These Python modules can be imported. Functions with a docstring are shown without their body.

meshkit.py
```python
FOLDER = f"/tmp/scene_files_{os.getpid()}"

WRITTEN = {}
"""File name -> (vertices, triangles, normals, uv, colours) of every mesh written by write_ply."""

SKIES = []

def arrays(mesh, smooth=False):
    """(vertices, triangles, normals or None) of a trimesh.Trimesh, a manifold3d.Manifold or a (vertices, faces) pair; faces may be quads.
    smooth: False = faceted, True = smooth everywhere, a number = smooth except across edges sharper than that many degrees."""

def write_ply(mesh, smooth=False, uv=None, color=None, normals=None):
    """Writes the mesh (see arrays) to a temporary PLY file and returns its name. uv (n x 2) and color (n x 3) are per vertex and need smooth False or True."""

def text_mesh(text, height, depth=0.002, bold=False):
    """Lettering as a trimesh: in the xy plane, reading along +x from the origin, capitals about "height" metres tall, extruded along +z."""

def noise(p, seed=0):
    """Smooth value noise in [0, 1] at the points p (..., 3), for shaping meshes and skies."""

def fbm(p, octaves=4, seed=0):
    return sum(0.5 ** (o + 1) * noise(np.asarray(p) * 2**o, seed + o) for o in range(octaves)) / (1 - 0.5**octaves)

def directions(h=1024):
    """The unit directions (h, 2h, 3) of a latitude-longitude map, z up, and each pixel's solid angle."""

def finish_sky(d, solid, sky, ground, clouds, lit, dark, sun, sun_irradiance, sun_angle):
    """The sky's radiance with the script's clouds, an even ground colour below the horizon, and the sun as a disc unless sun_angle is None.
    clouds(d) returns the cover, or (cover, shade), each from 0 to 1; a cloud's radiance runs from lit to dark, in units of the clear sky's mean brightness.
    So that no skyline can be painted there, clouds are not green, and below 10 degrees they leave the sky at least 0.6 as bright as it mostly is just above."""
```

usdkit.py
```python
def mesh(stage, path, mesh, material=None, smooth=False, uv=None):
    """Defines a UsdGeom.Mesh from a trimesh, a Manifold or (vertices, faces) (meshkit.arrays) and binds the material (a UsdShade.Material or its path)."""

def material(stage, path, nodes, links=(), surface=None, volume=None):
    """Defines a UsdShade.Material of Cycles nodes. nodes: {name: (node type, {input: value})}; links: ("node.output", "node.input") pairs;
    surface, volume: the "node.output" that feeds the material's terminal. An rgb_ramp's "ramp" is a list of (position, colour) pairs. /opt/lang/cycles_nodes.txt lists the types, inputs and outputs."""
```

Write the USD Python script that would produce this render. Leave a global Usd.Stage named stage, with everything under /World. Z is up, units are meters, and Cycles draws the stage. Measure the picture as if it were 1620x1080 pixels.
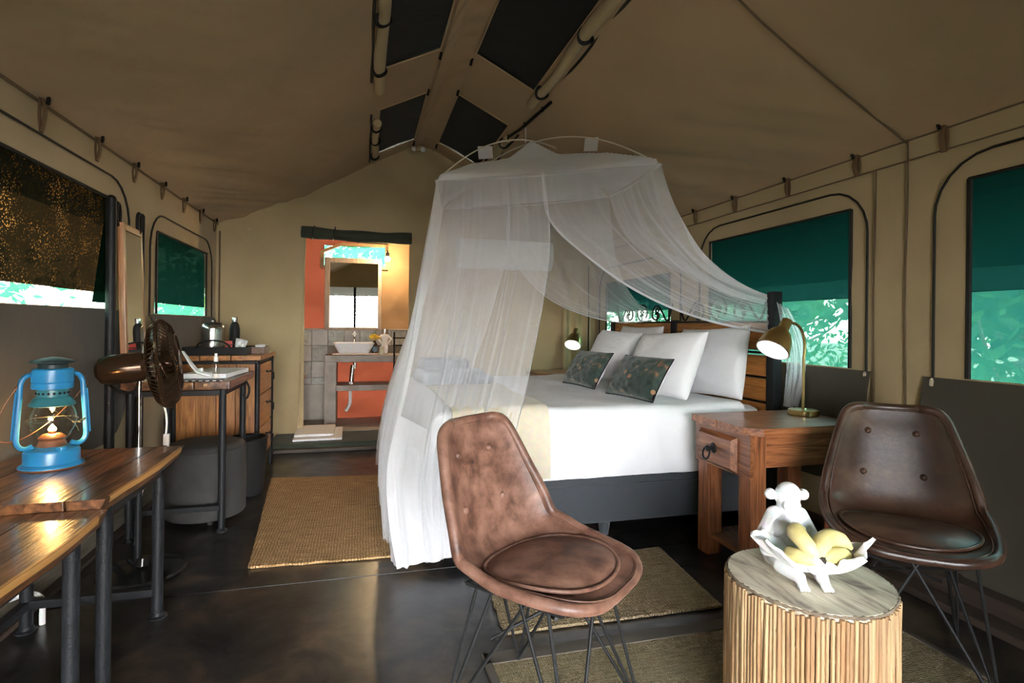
import math, random
import numpy as np, trimesh, manifold3d as m3, usdkit, meshkit
from shapely.geometry import Polygon, Point, box as sbox
from shapely import affinity
from pxr import Usd, UsdGeom, UsdLux, UsdShade, Gf, Sdf

stage = Usd.Stage.CreateInMemory()
UsdGeom.SetStageUpAxis(stage, 'Z'); UsdGeom.SetStageMetersPerUnit(stage, 1.0)
UsdGeom.Xform.Define(stage, '/World'); UsdGeom.Scope.Define(stage, '/World/Looks')
random.seed(7); RNG = np.random.default_rng(11); PI = math.pi

# ------------------------------------------------------------------ camera, sky, sun, exposure
EXPOSURE = 0.9
YAW, ROLL, FOC, HORIZON = 15.0, 0.6, 880.0, 514.0        # degrees, degrees, focal length in px of the 1620x1080 frame, horizon row
cam = UsdGeom.Camera.Define(stage, '/World/camera')
cam.CreateHorizontalApertureAttr(36.0); cam.CreateFocalLengthAttr(36.0 * FOC / 1620)
cam.CreateVerticalApertureAttr(24.0)
cam.CreateVerticalApertureOffsetAttr(-36.0 * (540 - HORIZON) / 1620)
cam.CreateClippingRangeAttr((0.05, 500)); cam.CreateExposureAttr(EXPOSURE)
cam.AddTranslateOp().Set((0, 0, 1.15)); cam.AddRotateZOp().Set(-YAW); cam.AddRotateXOp().Set(90.0); cam.AddRotateZOp(opSuffix='roll').Set(ROLL)

SKY = 26.0
sky_m = usdkit.material(stage, '/World/Looks/sky', {
    'tc': ('texture_coordinate', {}), 'sep': ('separate_xyz', {}),
    'n': ('noise_texture', {'scale': 2.5, 'detail': 5.0}),
    'h': ('map_range', {'from_min': 0.0, 'from_max': 0.7, 'to_min': 0.0, 'to_max': 1.0, 'clamp': True}),
    'r': ('rgb_ramp', {'ramp': [(0, (1.0, 0.97, 0.92)), (0.4, (0.80, 0.88, 0.97)), (1, (0.55, 0.70, 0.95))]}),
    'c': ('rgb_ramp', {'ramp': [(0, (0, 0, 0)), (0.45, (0, 0, 0)), (0.62, (0.8, 0.8, 0.8)), (1, (1, 1, 1))]}),
    'm': ('mix_color', {'b': (1.0, 0.98, 0.95)}),
    'bg': ('background_shader', {'strength': SKY})},
    [('tc.generated', 'sep.vector'), ('tc.generated', 'n.vector'), ('sep.z', 'h.value'), ('h.result', 'r.fac'), ('n.fac', 'c.fac'),
     ('c.color', 'm.fac'), ('r.color', 'm.a'), ('m.result', 'bg.color')], surface='bg.background')
dome = UsdLux.DomeLight.Define(stage, '/World/sky_dome'); dome.CreateIntensityAttr(1.0)
UsdShade.MaterialBindingAPI.Apply(dome.GetPrim()).Bind(sky_m)
SUN_TO = np.array([-0.70, 0.62, 0.36]); SUN_TO /= np.linalg.norm(SUN_TO)
sun = UsdLux.DistantLight.Define(stage, '/World/sun'); sun.CreateAngleAttr(0.6); sun.CreateIntensityAttr(130.0); sun.CreateColorAttr((1.0, 0.80, 0.55))
_z = Gf.Vec3d(0, 0, 1); sun.AddOrientOp().Set(Gf.Quatf(Gf.Rotation(_z, Gf.Vec3d(*SUN_TO)).GetQuat()))

# ------------------------------------------------------------------ scene helpers
_used = {}
def numbered(parent, name):
    k = (parent, name); n = _used.get(k, -1) + 1; _used[k] = n
    return f'{parent}/{name}' + (f'_{n:03d}' if n else '')

def cdata(p, label=None, cat=None, group=None, kind=None):
    for k, v in (('label', label), ('category', cat), ('group', group), ('kind', kind)):
        if v: p.SetCustomDataByKey(k, v)

class Node:
    """A thing (or a part that holds sub-parts): path, and the world matrix its children's world-space meshes are taken out of."""
    def __init__(s, path, loc=(0, 0, 0), rz=0.0): s.path, s.loc, s.rz = path, np.array(loc, float), rz
    def local(s, v):
        v = np.asarray(v, float) - s.loc; c, q = math.cos(-s.rz), math.sin(-s.rz)
        return v @ np.array([[c, q, 0], [-q, c, 0], [0, 0, 1.0]])

def thing(name, label, cat=None, loc=(0, 0, 0), rz=0.0, group=None, kind=None):
    path = numbered('/World', name); x = UsdGeom.Xform.Define(stage, path)
    x.AddTranslateOp().Set(tuple(map(float, loc)))
    if rz: x.AddRotateZOp().Set(math.degrees(rz))
    cdata(x.GetPrim(), label, cat, group, kind)
    return Node(path, loc, rz)

def _tm(mesh):
    if isinstance(mesh, MB): mesh = mesh.mesh()
    if isinstance(mesh, m3.Manifold):
        q = mesh.to_mesh(); mesh = trimesh.Trimesh(q.vert_properties[:, :3], q.tri_verts, process=False)
    return mesh

def part(parent, name, mesh, mat, label=None, smooth=35, world=True, kind=None, group=None):
    """ONE mesh prim below a thing or a part. world: the mesh is given in world metres."""
    mesh = _tm(mesh); v = np.array(mesh.vertices)
    if world: v = parent.local(v)
    q = trimesh.Trimesh(v, mesh.faces, process=False); q.remove_unreferenced_vertices(); v = q.vertices; mesh = q
    path = numbered(parent.path, name)
    g = usdkit.mesh(stage, path, trimesh.Trimesh(v, mesh.faces, process=False), M[mat], smooth=smooth)
    cdata(g.GetPrim(), label, None, group, kind)
    return Node(path, parent.loc, parent.rz)

def single(name, mesh, mat, label, cat, loc, smooth=35, group=None, kind=None):
    mesh = _tm(mesh); path = numbered('/World', name)
    g = usdkit.mesh(stage, path, trimesh.Trimesh(np.array(mesh.vertices) - np.array(loc), mesh.faces, process=False), M[mat], smooth=smooth)
    g.AddTranslateOp().Set(tuple(map(float, loc))); cdata(g.GetPrim(), label, cat, group, kind)
    return Node(path, loc)

def copy_of(src, name, label, cat, loc, rz=0.0, group=None):
    path = numbered('/World', name); x = UsdGeom.Xform.Define(stage, path)
    x.AddTranslateOp().Set(tuple(map(float, loc))); x.AddRotateZOp().Set(math.degrees(rz))
    x.GetPrim().GetReferences().AddInternalReference(src.path); x.GetPrim().SetInstanceable(True)
    cdata(x.GetPrim(), label, cat, group)
    return Node(path, loc, rz)

# ------------------------------------------------------------------ shapes
def unit(v): v = np.asarray(v, float); return v / max(np.linalg.norm(v), 1e-12)
def rbox(c, s, r=0.004, rz=0.0, seg=2):
    """Box with its edges chamfered/rounded by r."""
    s = np.array(s, float); r = min(r, s.min() * 0.45)
    if r <= 0.0003: b = trimesh.creation.box(s)
    else:
        pts = []
        angs = [0, PI/4, PI/2] if seg > 1 else [0, PI/2]
        h = s/2 - r
        dirs = set()
        for a in (np.eye(3)):
            dirs.add(tuple(a))
        d = [(1, 0, 0), (0, 1, 0), (0, 0, 1)]
        if seg > 1:
            q = 0.7071; d += [(q, q, 0), (q, 0, q), (0, q, q), (0.577, 0.577, 0.577)]
        for sx in (-1, 1):
            for sy in (-1, 1):
                for sz in (-1, 1):
                    for k in d:
                        pts.append([sx*(h[0]+r*k[0]), sy*(h[1]+r*k[1]), sz*(h[2]+r*k[2])])
        b = _tm(m3.Manifold.hull_points(np.array(pts, float)))
    if rz: b.apply_transform(trimesh.transformations.rotation_matrix(rz, [0, 0, 1]))
    b.apply_translation(c); return b

def span(x0, x1, y0, y1, z0, z1, r=0.004): return rbox(((x0+x1)/2, (y0+y1)/2, (z0+z1)/2), (abs(x1-x0), abs(y1-y0), abs(z1-z0)), r)

def frames(path, closed=False):
    p = np.asarray(path, float)
    t = np.gradient(p, axis=0) if not closed else np.roll(p, -1, 0) - np.roll(p, 1, 0)
    t /= np.linalg.norm(t, axis=1, keepdims=True) + 1e-12
    a = np.zeros_like(p); ref = np.array([0, 0, 1.0]) if abs(t[0][2]) < 0.9 else np.array([1.0, 0, 0])
    u = unit(np.cross(t[0], ref))
    for i in range(len(p)):
        u = unit(u - t[i]*(u@t[i])); a[i] = u
    return p, t, a, np.cross(t, a)

def tube(path, r, n=8, closed=False, caps=True, flat=None):
    """A tube along a polyline; r may be one radius or one per point. flat: ratio that squashes the section."""
    p, t, a, b = frames(path, closed); m = len(p); r = np.broadcast_to(np.asarray(r, float), (m,))
    ang = np.arange(n)*2*PI/n; fb = 1.0 if flat is None else flat
    v = p[:, None] + r[:, None, None]*(np.cos(ang)[None, :, None]*a[:, None] + fb*np.sin(ang)[None, :, None]*b[:, None])
    F = []; mm = m if closed else m-1
    for i in range(mm):
        j = (i+1) % m
        for k in range(n):
            l = (k+1) % n
            F += [[i*n+k, i*n+l, j*n+l], [i*n+k, j*n+l, j*n+k]]
    v = v.reshape(-1, 3)
    if not closed and caps:
        v = np.vstack([v, p[0], p[-1]]); c0, c1 = m*n, m*n+1
        for k in range(n):
            l = (k+1) % n; F += [[c0, l, k], [c1, (m-1)*n+k, (m-1)*n+l]]
    return trimesh.Trimesh(v, F, process=False)

def rod(p0, p1, r, n=10): return tube([p0, p1], r, n)
def spline(pts, n=40, closed=False):
    from scipy.interpolate import CubicSpline
    p = np.asarray(pts, float)
    if closed: p = np.vstack([p, p[:1]])
    d = np.r_[0, np.cumsum(np.linalg.norm(np.diff(p, axis=0), axis=1) + 1e-9)]
    cs = CubicSpline(d, p, bc_type='periodic' if closed else 'natural')
    return cs(np.linspace(0, d[-1], n + (1 if closed else 0)))[:n]

def lathe(prof, n=32, c=(0, 0, 0)):
    prof = np.asarray(prof, float)
    prof = np.array([[max(r, 1e-5), z] for r, z in prof])
    ang = np.arange(n)*2*PI/n; m = len(prof)
    v = np.stack([prof[:, None, 0]*np.cos(ang), prof[:, None, 0]*np.sin(ang), np.broadcast_to(prof[:, 1:2], (m, n))], -1).reshape(-1, 3)
    F = []
    for i in range(m-1):
        for k in range(n):
            l = (k+1) % n; F += [[i*n+k, i*n+l, (i+1)*n+l], [i*n+k, (i+1)*n+l, (i+1)*n+k]]
    b = trimesh.Trimesh(v, F, process=False); b.apply_translation(c); return b

def grid(P, closed_u=False):
    """Mesh of an (nu, nv, 3) array of points."""
    P = np.asarray(P, float); nu, nv = P.shape[:2]; F = []
    I = np.arange(nu*nv).reshape(nu, nv)
    a = I if closed_u else I[:-1]; b = np.roll(I, -1, 0) if closed_u else I[1:]
    q = np.stack([a[:, :-1], b[:, :-1], b[:, 1:], a[:, 1:]], -1).reshape(-1, 4)
    return trimesh.Trimesh(P.reshape(-1, 3), np.vstack([q[:, [0, 1, 2]], q[:, [0, 2, 3]]]), process=False)

def thick(mesh, t):
    """Gives a sheet thickness t (both skins and the rim)."""
    mesh.fix_normals() if False else None
    n = np.array(trimesh.Trimesh(mesh.vertices, mesh.faces, process=False).vertex_normals); v = np.array(mesh.vertices); f = np.array(mesh.faces)
    e = np.vstack([f[:, [0, 1]], f[:, [1, 2]], f[:, [2, 0]]]); key = {tuple(x) for x in e}
    bd = np.array([x for x in e if (x[1], x[0]) not in key]); N = len(v)
    side = np.vstack([np.c_[bd[:, 0], bd[:, 0]+N, bd[:, 1]+N], np.c_[bd[:, 0], bd[:, 1]+N, bd[:, 1]]]) if len(bd) else np.zeros((0, 3), int)
    return trimesh.Trimesh(np.vstack([v+n*t/2, v-n*t/2]), np.vstack([f, f[:, ::-1]+N, side]), process=False)

def sheet(us, vs, fn, holes=()):
    """Grid sheet over the parameter lines us x vs with rectangular holes (u0,u1,v0,v1); fn(U,V) -> points."""
    us = np.unique(np.round(np.r_[us, [h[i] for h in holes for i in (0, 1)]], 5)); vs = np.unique(np.round(np.r_[vs, [h[i] for h in holes for i in (2, 3)]], 5))
    U, V = np.meshgrid(us, vs, indexing='ij'); P = fn(U, V); b = grid(P)
    nu, nv = len(us), len(vs)
    cu = (us[:-1]+us[1:])/2; cv = (vs[:-1]+vs[1:])/2
    keep = np.ones((nu-1, nv-1), bool)
    for h in holes: keep &= ~((cu[:, None] > h[0]) & (cu[:, None] < h[1]) & (cv[None] > h[2]) & (cv[None] < h[3]))
    k = keep.ravel(); return trimesh.Trimesh(b.vertices, b.faces[np.r_[k, k]], process=False)

def extr(poly, d, axis='z', at=0.0):
    """A shapely polygon extruded by d; axis z: (x,y)->xy; axis x: polygon in (y,z); axis y: polygon in (x,z)."""
    m = trimesh.creation.extrude_polygon(poly, d, engine='earcut'); v = np.array(m.vertices)
    if axis == 'x': v = np.c_[v[:, 2], v[:, 0], v[:, 1]]; f = m.faces
    elif axis == 'y': v = np.c_[v[:, 0], -v[:, 2] + d, v[:, 1]]; f = m.faces
    else: f = m.faces
    k = 'xyz'.index(axis); v[:, k] += at
    return trimesh.Trimesh(v, f, process=False)

def ball(c, r, s=(1, 1, 1), sub=2):
    b = trimesh.creation.icosphere(sub, 1.0); b.apply_scale(np.array(s)*r); b.apply_translation(c); return b

class MB:
    def __init__(s, *a): s.l = list(a)
    def add(s, *a): s.l += [_tm(x) for x in a]; return s
    def mesh(s): return trimesh.util.concatenate([_tm(x) for x in s.l])

def rot(mesh, ang, axis, about=(0, 0, 0)):
    m = mesh.copy(); m.apply_transform(trimesh.transformations.rotation_matrix(ang, axis, about)); return m
def put(mesh, loc=(0, 0, 0), rz=0.0):
    m = mesh.copy()
    if rz: m.apply_transform(trimesh.transformations.rotation_matrix(rz, [0, 0, 1]))
    m.apply_translation(loc); return m
def blob(bones, edge=0.006, it=8):
    """One continuous body: hulls of the spheres at the two ends of every bone, joined, refined and smoothed."""
    man = None
    for a, ra, b, rb in bones:
        A, B = (trimesh.creation.icosphere(2, r).vertices + np.array(p) for p, r in ((a, ra), (b, rb)))
        h = m3.Manifold.hull_points(np.vstack([A, B])); man = h if man is None else man + h
    t = _tm(man.refine_to_length(edge)); t.merge_vertices(); trimesh.smoothing.filter_taubin(t, iterations=it); return t
fbm = meshkit.fbm

# ------------------------------------------------------------------ materials
M = {}
def mat(name, nodes, links, surface, volume=None):
    M[name] = usdkit.material(stage, '/World/Looks/' + name, nodes, links, surface=surface, volume=volume)
def flat(name, col, rough=0.5, metal=0.0, **kw):
    mat(name, {'p': ('principled_bsdf', {'base_color': col, 'roughness': rough, 'metallic': metal, **kw}),
               'tc': ('texture_coordinate', {}), 'n': ('noise_texture', {'scale': 35.0, 'detail': 3.0}),
               'c': ('mix_color', {'blend_type': 'multiply', 'a': col, 'fac': 0.25})},
        [('tc.object', 'n.vector'), ('n.color', 'c.b'), ('c.result', 'p.base_color')] if kw.pop('_vary', True) else [], 'p.BSDF')
def tex(name, ramp, scale=(1, 1, 1), ns=6.0, detail=6.0, dist=0.0, rough=0.6, bump=0.0, bs=60.0, bscale=(1, 1, 1), metal=0.0, rough_var=0.0, space='object', rnd=0.0, **kw):
    """Noise-coloured surface: ramp over anisotropic noise, fine noise bump."""
    N = {'tc': ('texture_coordinate', {}), 'geo': ('geometry', {}), 'mp': ('mapping', {'scale': scale}), 'n': ('noise_texture', {'scale': ns, 'detail': detail, 'distortion': dist, 'roughness': 0.6}),
         'r': ('rgb_ramp', {'ramp': ramp}), 'p': ('principled_bsdf', {'roughness': rough, 'metallic': metal, **kw})}
    src = 'tc.object' if space == 'object' else 'geo.position'
    L = [(src, 'mp.vector'), ('mp.vector', 'n.vector'), ('n.fac', 'r.fac'), ('r.color', 'p.base_color')]
    if rnd:
        N['oi'] = ('object_info', {}); N['mr'] = ('map_range', {'to_min': 1-rnd, 'to_max': 1+rnd}); N['h'] = ('hsv', {})
        L = L[:-1] + [('oi.random', 'mr.value'), ('mr.result', 'h.value'), ('r.color', 'h.color'), ('h.color', 'p.base_color')]
        N['ov'] = ('vector_math', {'math_type': 'add'}); N['os'] = ('math', {'math_type': 'multiply', 'value2': 37.0})
        L = [l for l in L if l != (src, 'mp.vector')] + [('oi.random', 'os.value1'), (src, 'ov.vector1'), ('os.value', 'ov.vector2'), ('ov.vector', 'mp.vector')]
    if rough_var:
        N['rv'] = ('map_range', {'to_min': rough-rough_var, 'to_max': rough+rough_var}); L += [('n.fac', 'rv.value'), ('rv.result', 'p.roughness')]
    if bump:
        N['bm'] = ('mapping', {'scale': bscale}); N['bn'] = ('noise_texture', {'scale': bs, 'detail': 4.0}); N['b'] = ('bump', {'strength': bump, 'distance': 0.01})
        L += [(src, 'bm.vector'), ('bm.vector', 'bn.vector'), ('bn.fac', 'b.height'), ('b.normal', 'p.normal')]
    mat(name, N, L, 'p.BSDF')

def canvas(name, c, trans=0.0, tcol=(1, 1, 1)):
    k = np.array(c)
    N = {'geo': ('geometry', {}), 'n': ('noise_texture', {'scale': 1.3, 'detail': 4.0}), 'r': ('rgb_ramp', {'ramp': [(0.25, tuple(k*0.86)), (0.7, tuple(k*1.08))]}),
         'w': ('wave_texture', {'scale': 0.0}), 'bn': ('noise_texture', {'scale': 5.0, 'detail': 5.0, 'distortion': 0.6}), 'b': ('bump', {'strength': 0.35, 'distance': 0.02}),
         'fm': ('mapping', {'scale': (420, 420, 420)}), 'fn': ('noise_texture', {'scale': 1.0, 'detail': 1.0}), 'b2': ('bump', {'strength': 0.12, 'distance': 0.002}),
         'p': ('principled_bsdf', {'roughness': 0.85, 'sheen_weight': 0.1, 'specular_ior_level': 0.25})}
    L = [('geo.position', 'n.vector'), ('n.fac', 'r.fac'), ('r.color', 'p.base_color'), ('geo.position', 'bn.vector'), ('bn.fac', 'b.height'), ('geo.position', 'fm.vector'), ('fm.vector', 'fn.vector'),
         ('fn.fac', 'b2.height'), ('b.normal', 'b2.normal'), ('b2.normal', 'p.normal')]
    del N['w']; surf = 'p.BSDF'
    if trans:
        N['t'] = ('translucent_bsdf', {'color': tcol}); N['x'] = ('mix_closure', {'fac': trans}); L += [('p.BSDF', 'x.closure1'), ('t.BSDF', 'x.closure2')]; surf = 'x.closure'
    mat(name, N, L, surf)

canvas('tan_canvas', (0.42, 0.325, 0.180))
canvas('roof_canvas', (0.40, 0.277, 0.158))
canvas('olive_flap', (0.062, 0.055, 0.040))
canvas('dark_green_canvas', (0.035, 0.042, 0.028))
canvas('red_canvas', (0.13, 0.05, 0.036), 0.5, (0.024, 0.0048, 0.0019))
canvas('bath_canvas', (0.27, 0.175, 0.10))
canvas('vent_mesh', (0.0025, 0.003, 0.0025))

def shade_cloth(name, col, thin, glint_scale=0.0, spark=0.0, tl=(0, 0, 0), tint=(1, 1, 1)):
    """Woven shade net: the threads (diffuse + translucent), open gaps that let the outside through."""
    N = {'d': ('diffuse_bsdf', {'color': col}), 't': ('translucent_bsdf', {'color': tl}), 'a': ('mix_closure', {'fac': 0.5}), 'o': ('transparent_bsdf', {'color': tint}), 'x': ('mix_closure', {'fac': thin})}
    L = [('d.BSDF', 'a.closure1'), ('t.BSDF', 'a.closure2'), ('a.closure', 'x.closure1'), ('o.BSDF', 'x.closure2')]
    if glint_scale:  # gold sun glints painted as dots into the translucent colour
        N.update({'geo': ('geometry', {}), 'mp': ('mapping', {'scale': (1, 1, 0.8)}), 'v': ('voronoi_texture', {'scale': glint_scale}), 'n2': ('noise_texture', {'scale': 7.0, 'detail': 3.0}),
                  'th': ('map_range', {'from_min': 0.35, 'from_max': 0.7, 'to_min': 0.08, 'to_max': 0.30, 'clamp': True}), 'lt': ('math', {'math_type': 'less_than'}),
                  'mr': ('mix_color', {'a': tl, 'b': (0.20, 0.095, 0.022)})})
        L += [('geo.position', 'mp.vector'), ('mp.vector', 'v.vector'), ('geo.position', 'n2.vector'), ('n2.fac', 'th.value'), ('v.distance', 'lt.value1'), ('th.result', 'lt.value2'), ('lt.value', 'mr.fac'), ('mr.result', 't.color')]
    mat(name, N, L, 'x.closure')
shade_cloth('green_net', (0.02, 0.16, 0.12), 0.11, tl=(0.003, 0.024, 0.018), tint=(0.60, 0.95, 0.78))
shade_cloth('green_net_double', (0.008, 0.05, 0.038), 0.0004, tl=(0.0003, 0.0042, 0.0034), tint=(0.3, 0.9, 0.7))
shade_cloth('green_net_band', (0.008, 0.05, 0.038), 0.0015, tl=(0.001, 0.0085, 0.0068), tint=(0.3, 0.9, 0.7))
shade_cloth('left_net', (0.02, 0.06, 0.035), 0.15, tl=(0.012, 0.08, 0.05), tint=(0.75, 1.0, 0.82))
shade_cloth('left_net_glint', (0.012, 0.012, 0.008), 0.0004, 120.0, 0.0, tl=(0.0006, 0.0005, 0.0002), tint=(1.0, 0.55, 0.18))
shade_cloth('left_net_green', (0.010, 0.035, 0.02), 0.0004, tl=(0.0002, 0.0016, 0.0011), tint=(0.3, 0.9, 0.5))

def net(name, lo, hi, col=(0.93, 0.93, 0.96)):
    """Mosquito netting: fine white thread with open gaps; seen edge-on the threads close up."""
    N = {'d': ('diffuse_bsdf', {'color': col}), 't': ('translucent_bsdf', {'color': col}), 'a': ('mix_closure', {'fac': 0.45}), 'o': ('transparent_bsdf', {}), 'lw': ('layer_weight', {'blend': 0.5}),
         'pw': ('math', {'math_type': 'power', 'value2': 2.2}), 'mr': ('map_range', {'to_min': lo, 'to_max': hi}), 'x': ('mix_closure', {})}
    mat(name, N, [('d.BSDF', 'a.closure1'), ('t.BSDF', 'a.closure2'), ('lw.facing', 'pw.value1'), ('pw.value', 'mr.value'), ('mr.result', 'x.fac'), ('o.BSDF', 'x.closure1'), ('a.closure', 'x.closure2')], 'x.closure')
net('netting', 0.27, 0.9); net('net_tape', 0.8, 0.95); net('net_top', 0.88, 0.97)

tex('floor_concrete', [(0.30, (0.003, 0.003, 0.0038)), (0.5, (0.008, 0.0072, 0.0068)), (0.60, (0.024, 0.0155, 0.010)), (0.76, (0.058, 0.038, 0.024))], ns=3.2, detail=9, dist=0.5, rough=0.29, rough_var=0.10, bump=0.10, bs=9.0, space='world', specular_ior_level=0.5)
tex('leather_tan', [(0.30, (0.022, 0.009, 0.006)), (0.42, (0.085, 0.037, 0.024)), (0.52, (0.145, 0.070, 0.047)), (0.75, (0.235, 0.130, 0.094))], ns=13.0, detail=14, dist=0.15, rough=0.48, rough_var=0.1, bump=0.05, bs=60.0)
tex('leather_dark_shaded', [(0.25, (0.016, 0.007, 0.005)), (0.5, (0.036, 0.016, 0.009)), (0.62, (0.062, 0.030, 0.017)), (0.8, (0.13, 0.085, 0.055))], ns=7.0, detail=12, dist=0.15, rough=0.36, rough_var=0.1, bump=0.05, bs=60.0)  # dark glossy brown, with the shade on this chair put into the colour too
def wood(name, ramp, axis, rough=0.4, coat=0.0, rnd=0.16, ns=3.0):
    sc = {'x': (1.2, 16, 16), 'y': (16, 1.2, 16), 'z': (16, 16, 1.2)}[axis]
    tex(name, ramp, sc, ns=ns, detail=7, dist=0.9, rough=rough, rough_var=0.08, bump=0.18, bs=4.0, bscale=tuple(np.array(sc)*1.6), rnd=rnd, coat_weight=coat, coat_roughness=0.12)
SL = [(0.25, (0.010, 0.005, 0.003)), (0.42, (0.045, 0.017, 0.007)), (0.56, (0.12, 0.045, 0.015)), (0.68, (0.20, 0.080, 0.026)), (0.85, (0.30, 0.135, 0.048))]
wood('slab_wood', SL, 'y', 0.30, 0.6, ns=1.7); wood('slab_wood_x', SL, 'x', 0.3, 0.4)
RW = [(0.22, (0.03, 0.010, 0.005)), (0.40, (0.15, 0.048, 0.018)), (0.6, (0.28, 0.10, 0.038)), (0.85, (0.40, 0.175, 0.07))]
for a in 'xyz': wood('red_wood_' + a, RW, a, 0.34, 0.25)
OW = [(0.22, (0.07, 0.023, 0.007)), (0.42, (0.26, 0.098, 0.022)), (0.62, (0.42, 0.18, 0.045)), (0.85, (0.52, 0.26, 0.08))]
for a in 'xyz': wood('oak_' + a, OW, a, 0.4, 0.2)
wood('grey_wood', [(0.2, (0.06, 0.05, 0.038)), (0.5, (0.15, 0.13, 0.095)), (0.85, (0.25, 0.22, 0.17))], 'y', 0.75)
wood('dark_timber', [(0.2, (0.018, 0.013, 0.010)), (0.6, (0.045, 0.030, 0.022)), (0.9, (0.08, 0.05, 0.035))], 'y', 0.6)
wood('mirror_frame_wood', [(0.2, (0.10, 0.04, 0.012)), (0.5, (0.30, 0.13, 0.045)), (0.85, (0.45, 0.22, 0.09))], 'z', 0.4, 0.2)
wood('weathered_wood', [(0.2, (0.14, 0.11, 0.09)), (0.5, (0.27, 0.22, 0.18)), (0.85, (0.42, 0.36, 0.29))], 'z', 0.8)
tex('black_steel', [(0.3, (0.0035, 0.004, 0.005)), (0.7, (0.007, 0.008, 0.010))], ns=20, rough=0.5, bump=0.2, bs=160.0, specular_ior_level=0.3)
flat('wrought_iron', (0.006, 0.0055, 0.005), 0.5, specular_ior_level=0.35)
flat('gloss_black', (0.006, 0.006, 0.006), 0.12)
flat('matte_black', (0.005, 0.005, 0.0055), 0.6, specular_ior_level=0.3)
flat('copper_black', (0.050, 0.026, 0.014), 0.18, 0.75)
flat('chrome', (0.75, 0.74, 0.72), 0.12, 1.0)
flat('steel', (0.60, 0.58, 0.55), 0.22, 1.0)
flat('brass', (0.68, 0.50, 0.22), 0.28, 1.0)
flat('strap_brown', (0.16, 0.095, 0.045), 0.7)
flat('zip_cord', (0.009, 0.009, 0.006), 0.7)
flat('seam_thread', (0.15, 0.10, 0.055), 0.8)
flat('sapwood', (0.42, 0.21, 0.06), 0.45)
flat('white_plastic', (0.78, 0.78, 0.77), 0.35)
flat('white_ceramic', (0.86, 0.86, 0.86), 0.25)
flat('blue_enamel', (0.022, 0.20, 0.40), 0.32)
flat('teal_enamel', (0.030, 0.14, 0.16), 0.35)
flat('lantern_cap', (0.016, 0.028, 0.028), 0.4)
flat('rusty_wire', (0.20, 0.085, 0.045), 0.5, 0.5)
flat('grey_fabric', (0.055, 0.062, 0.072), 0.9, sheen_weight=0.2)
flat('slate_blanket', (0.16, 0.18, 0.22), 0.95, sheen_weight=0.2)
flat('cream_throw', (0.72, 0.64, 0.50), 0.95, sheen_weight=0.2)
flat('white_paper', (0.80, 0.80, 0.79), 0.8)
flat('red_packet', (0.45, 0.03, 0.02), 0.5)
flat('yellow_petal', (0.60, 0.40, 0.02), 0.6)
flat('amber_bottle', (0.03, 0.015, 0.008), 0.15)
flat('label_blue', (0.16, 0.27, 0.33), 0.5)
flat('charcoal_leather', (0.035, 0.034, 0.033), 0.6)
tex('pouf_suede', [(0.3, (0.016, 0.015, 0.0145)), (0.7, (0.034, 0.033, 0.031))], ns=9, rough=0.75, bump=0.1, bs=60)
tex('white_linen', [(0.3, (0.80, 0.80, 0.83)), (0.7, (0.86, 0.86, 0.88))], ns=3, rough=0.9, bump=0.45, bs=5.0, sheen_weight=0.1)
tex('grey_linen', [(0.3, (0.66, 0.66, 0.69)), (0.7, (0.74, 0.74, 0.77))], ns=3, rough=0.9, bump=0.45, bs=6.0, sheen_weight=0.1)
tex('towel_white', [(0.3, (0.76, 0.75, 0.75)), (0.7, (0.82, 0.81, 0.81))], ns=30, rough=0.95, bump=0.5, bs=220.0)
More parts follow.
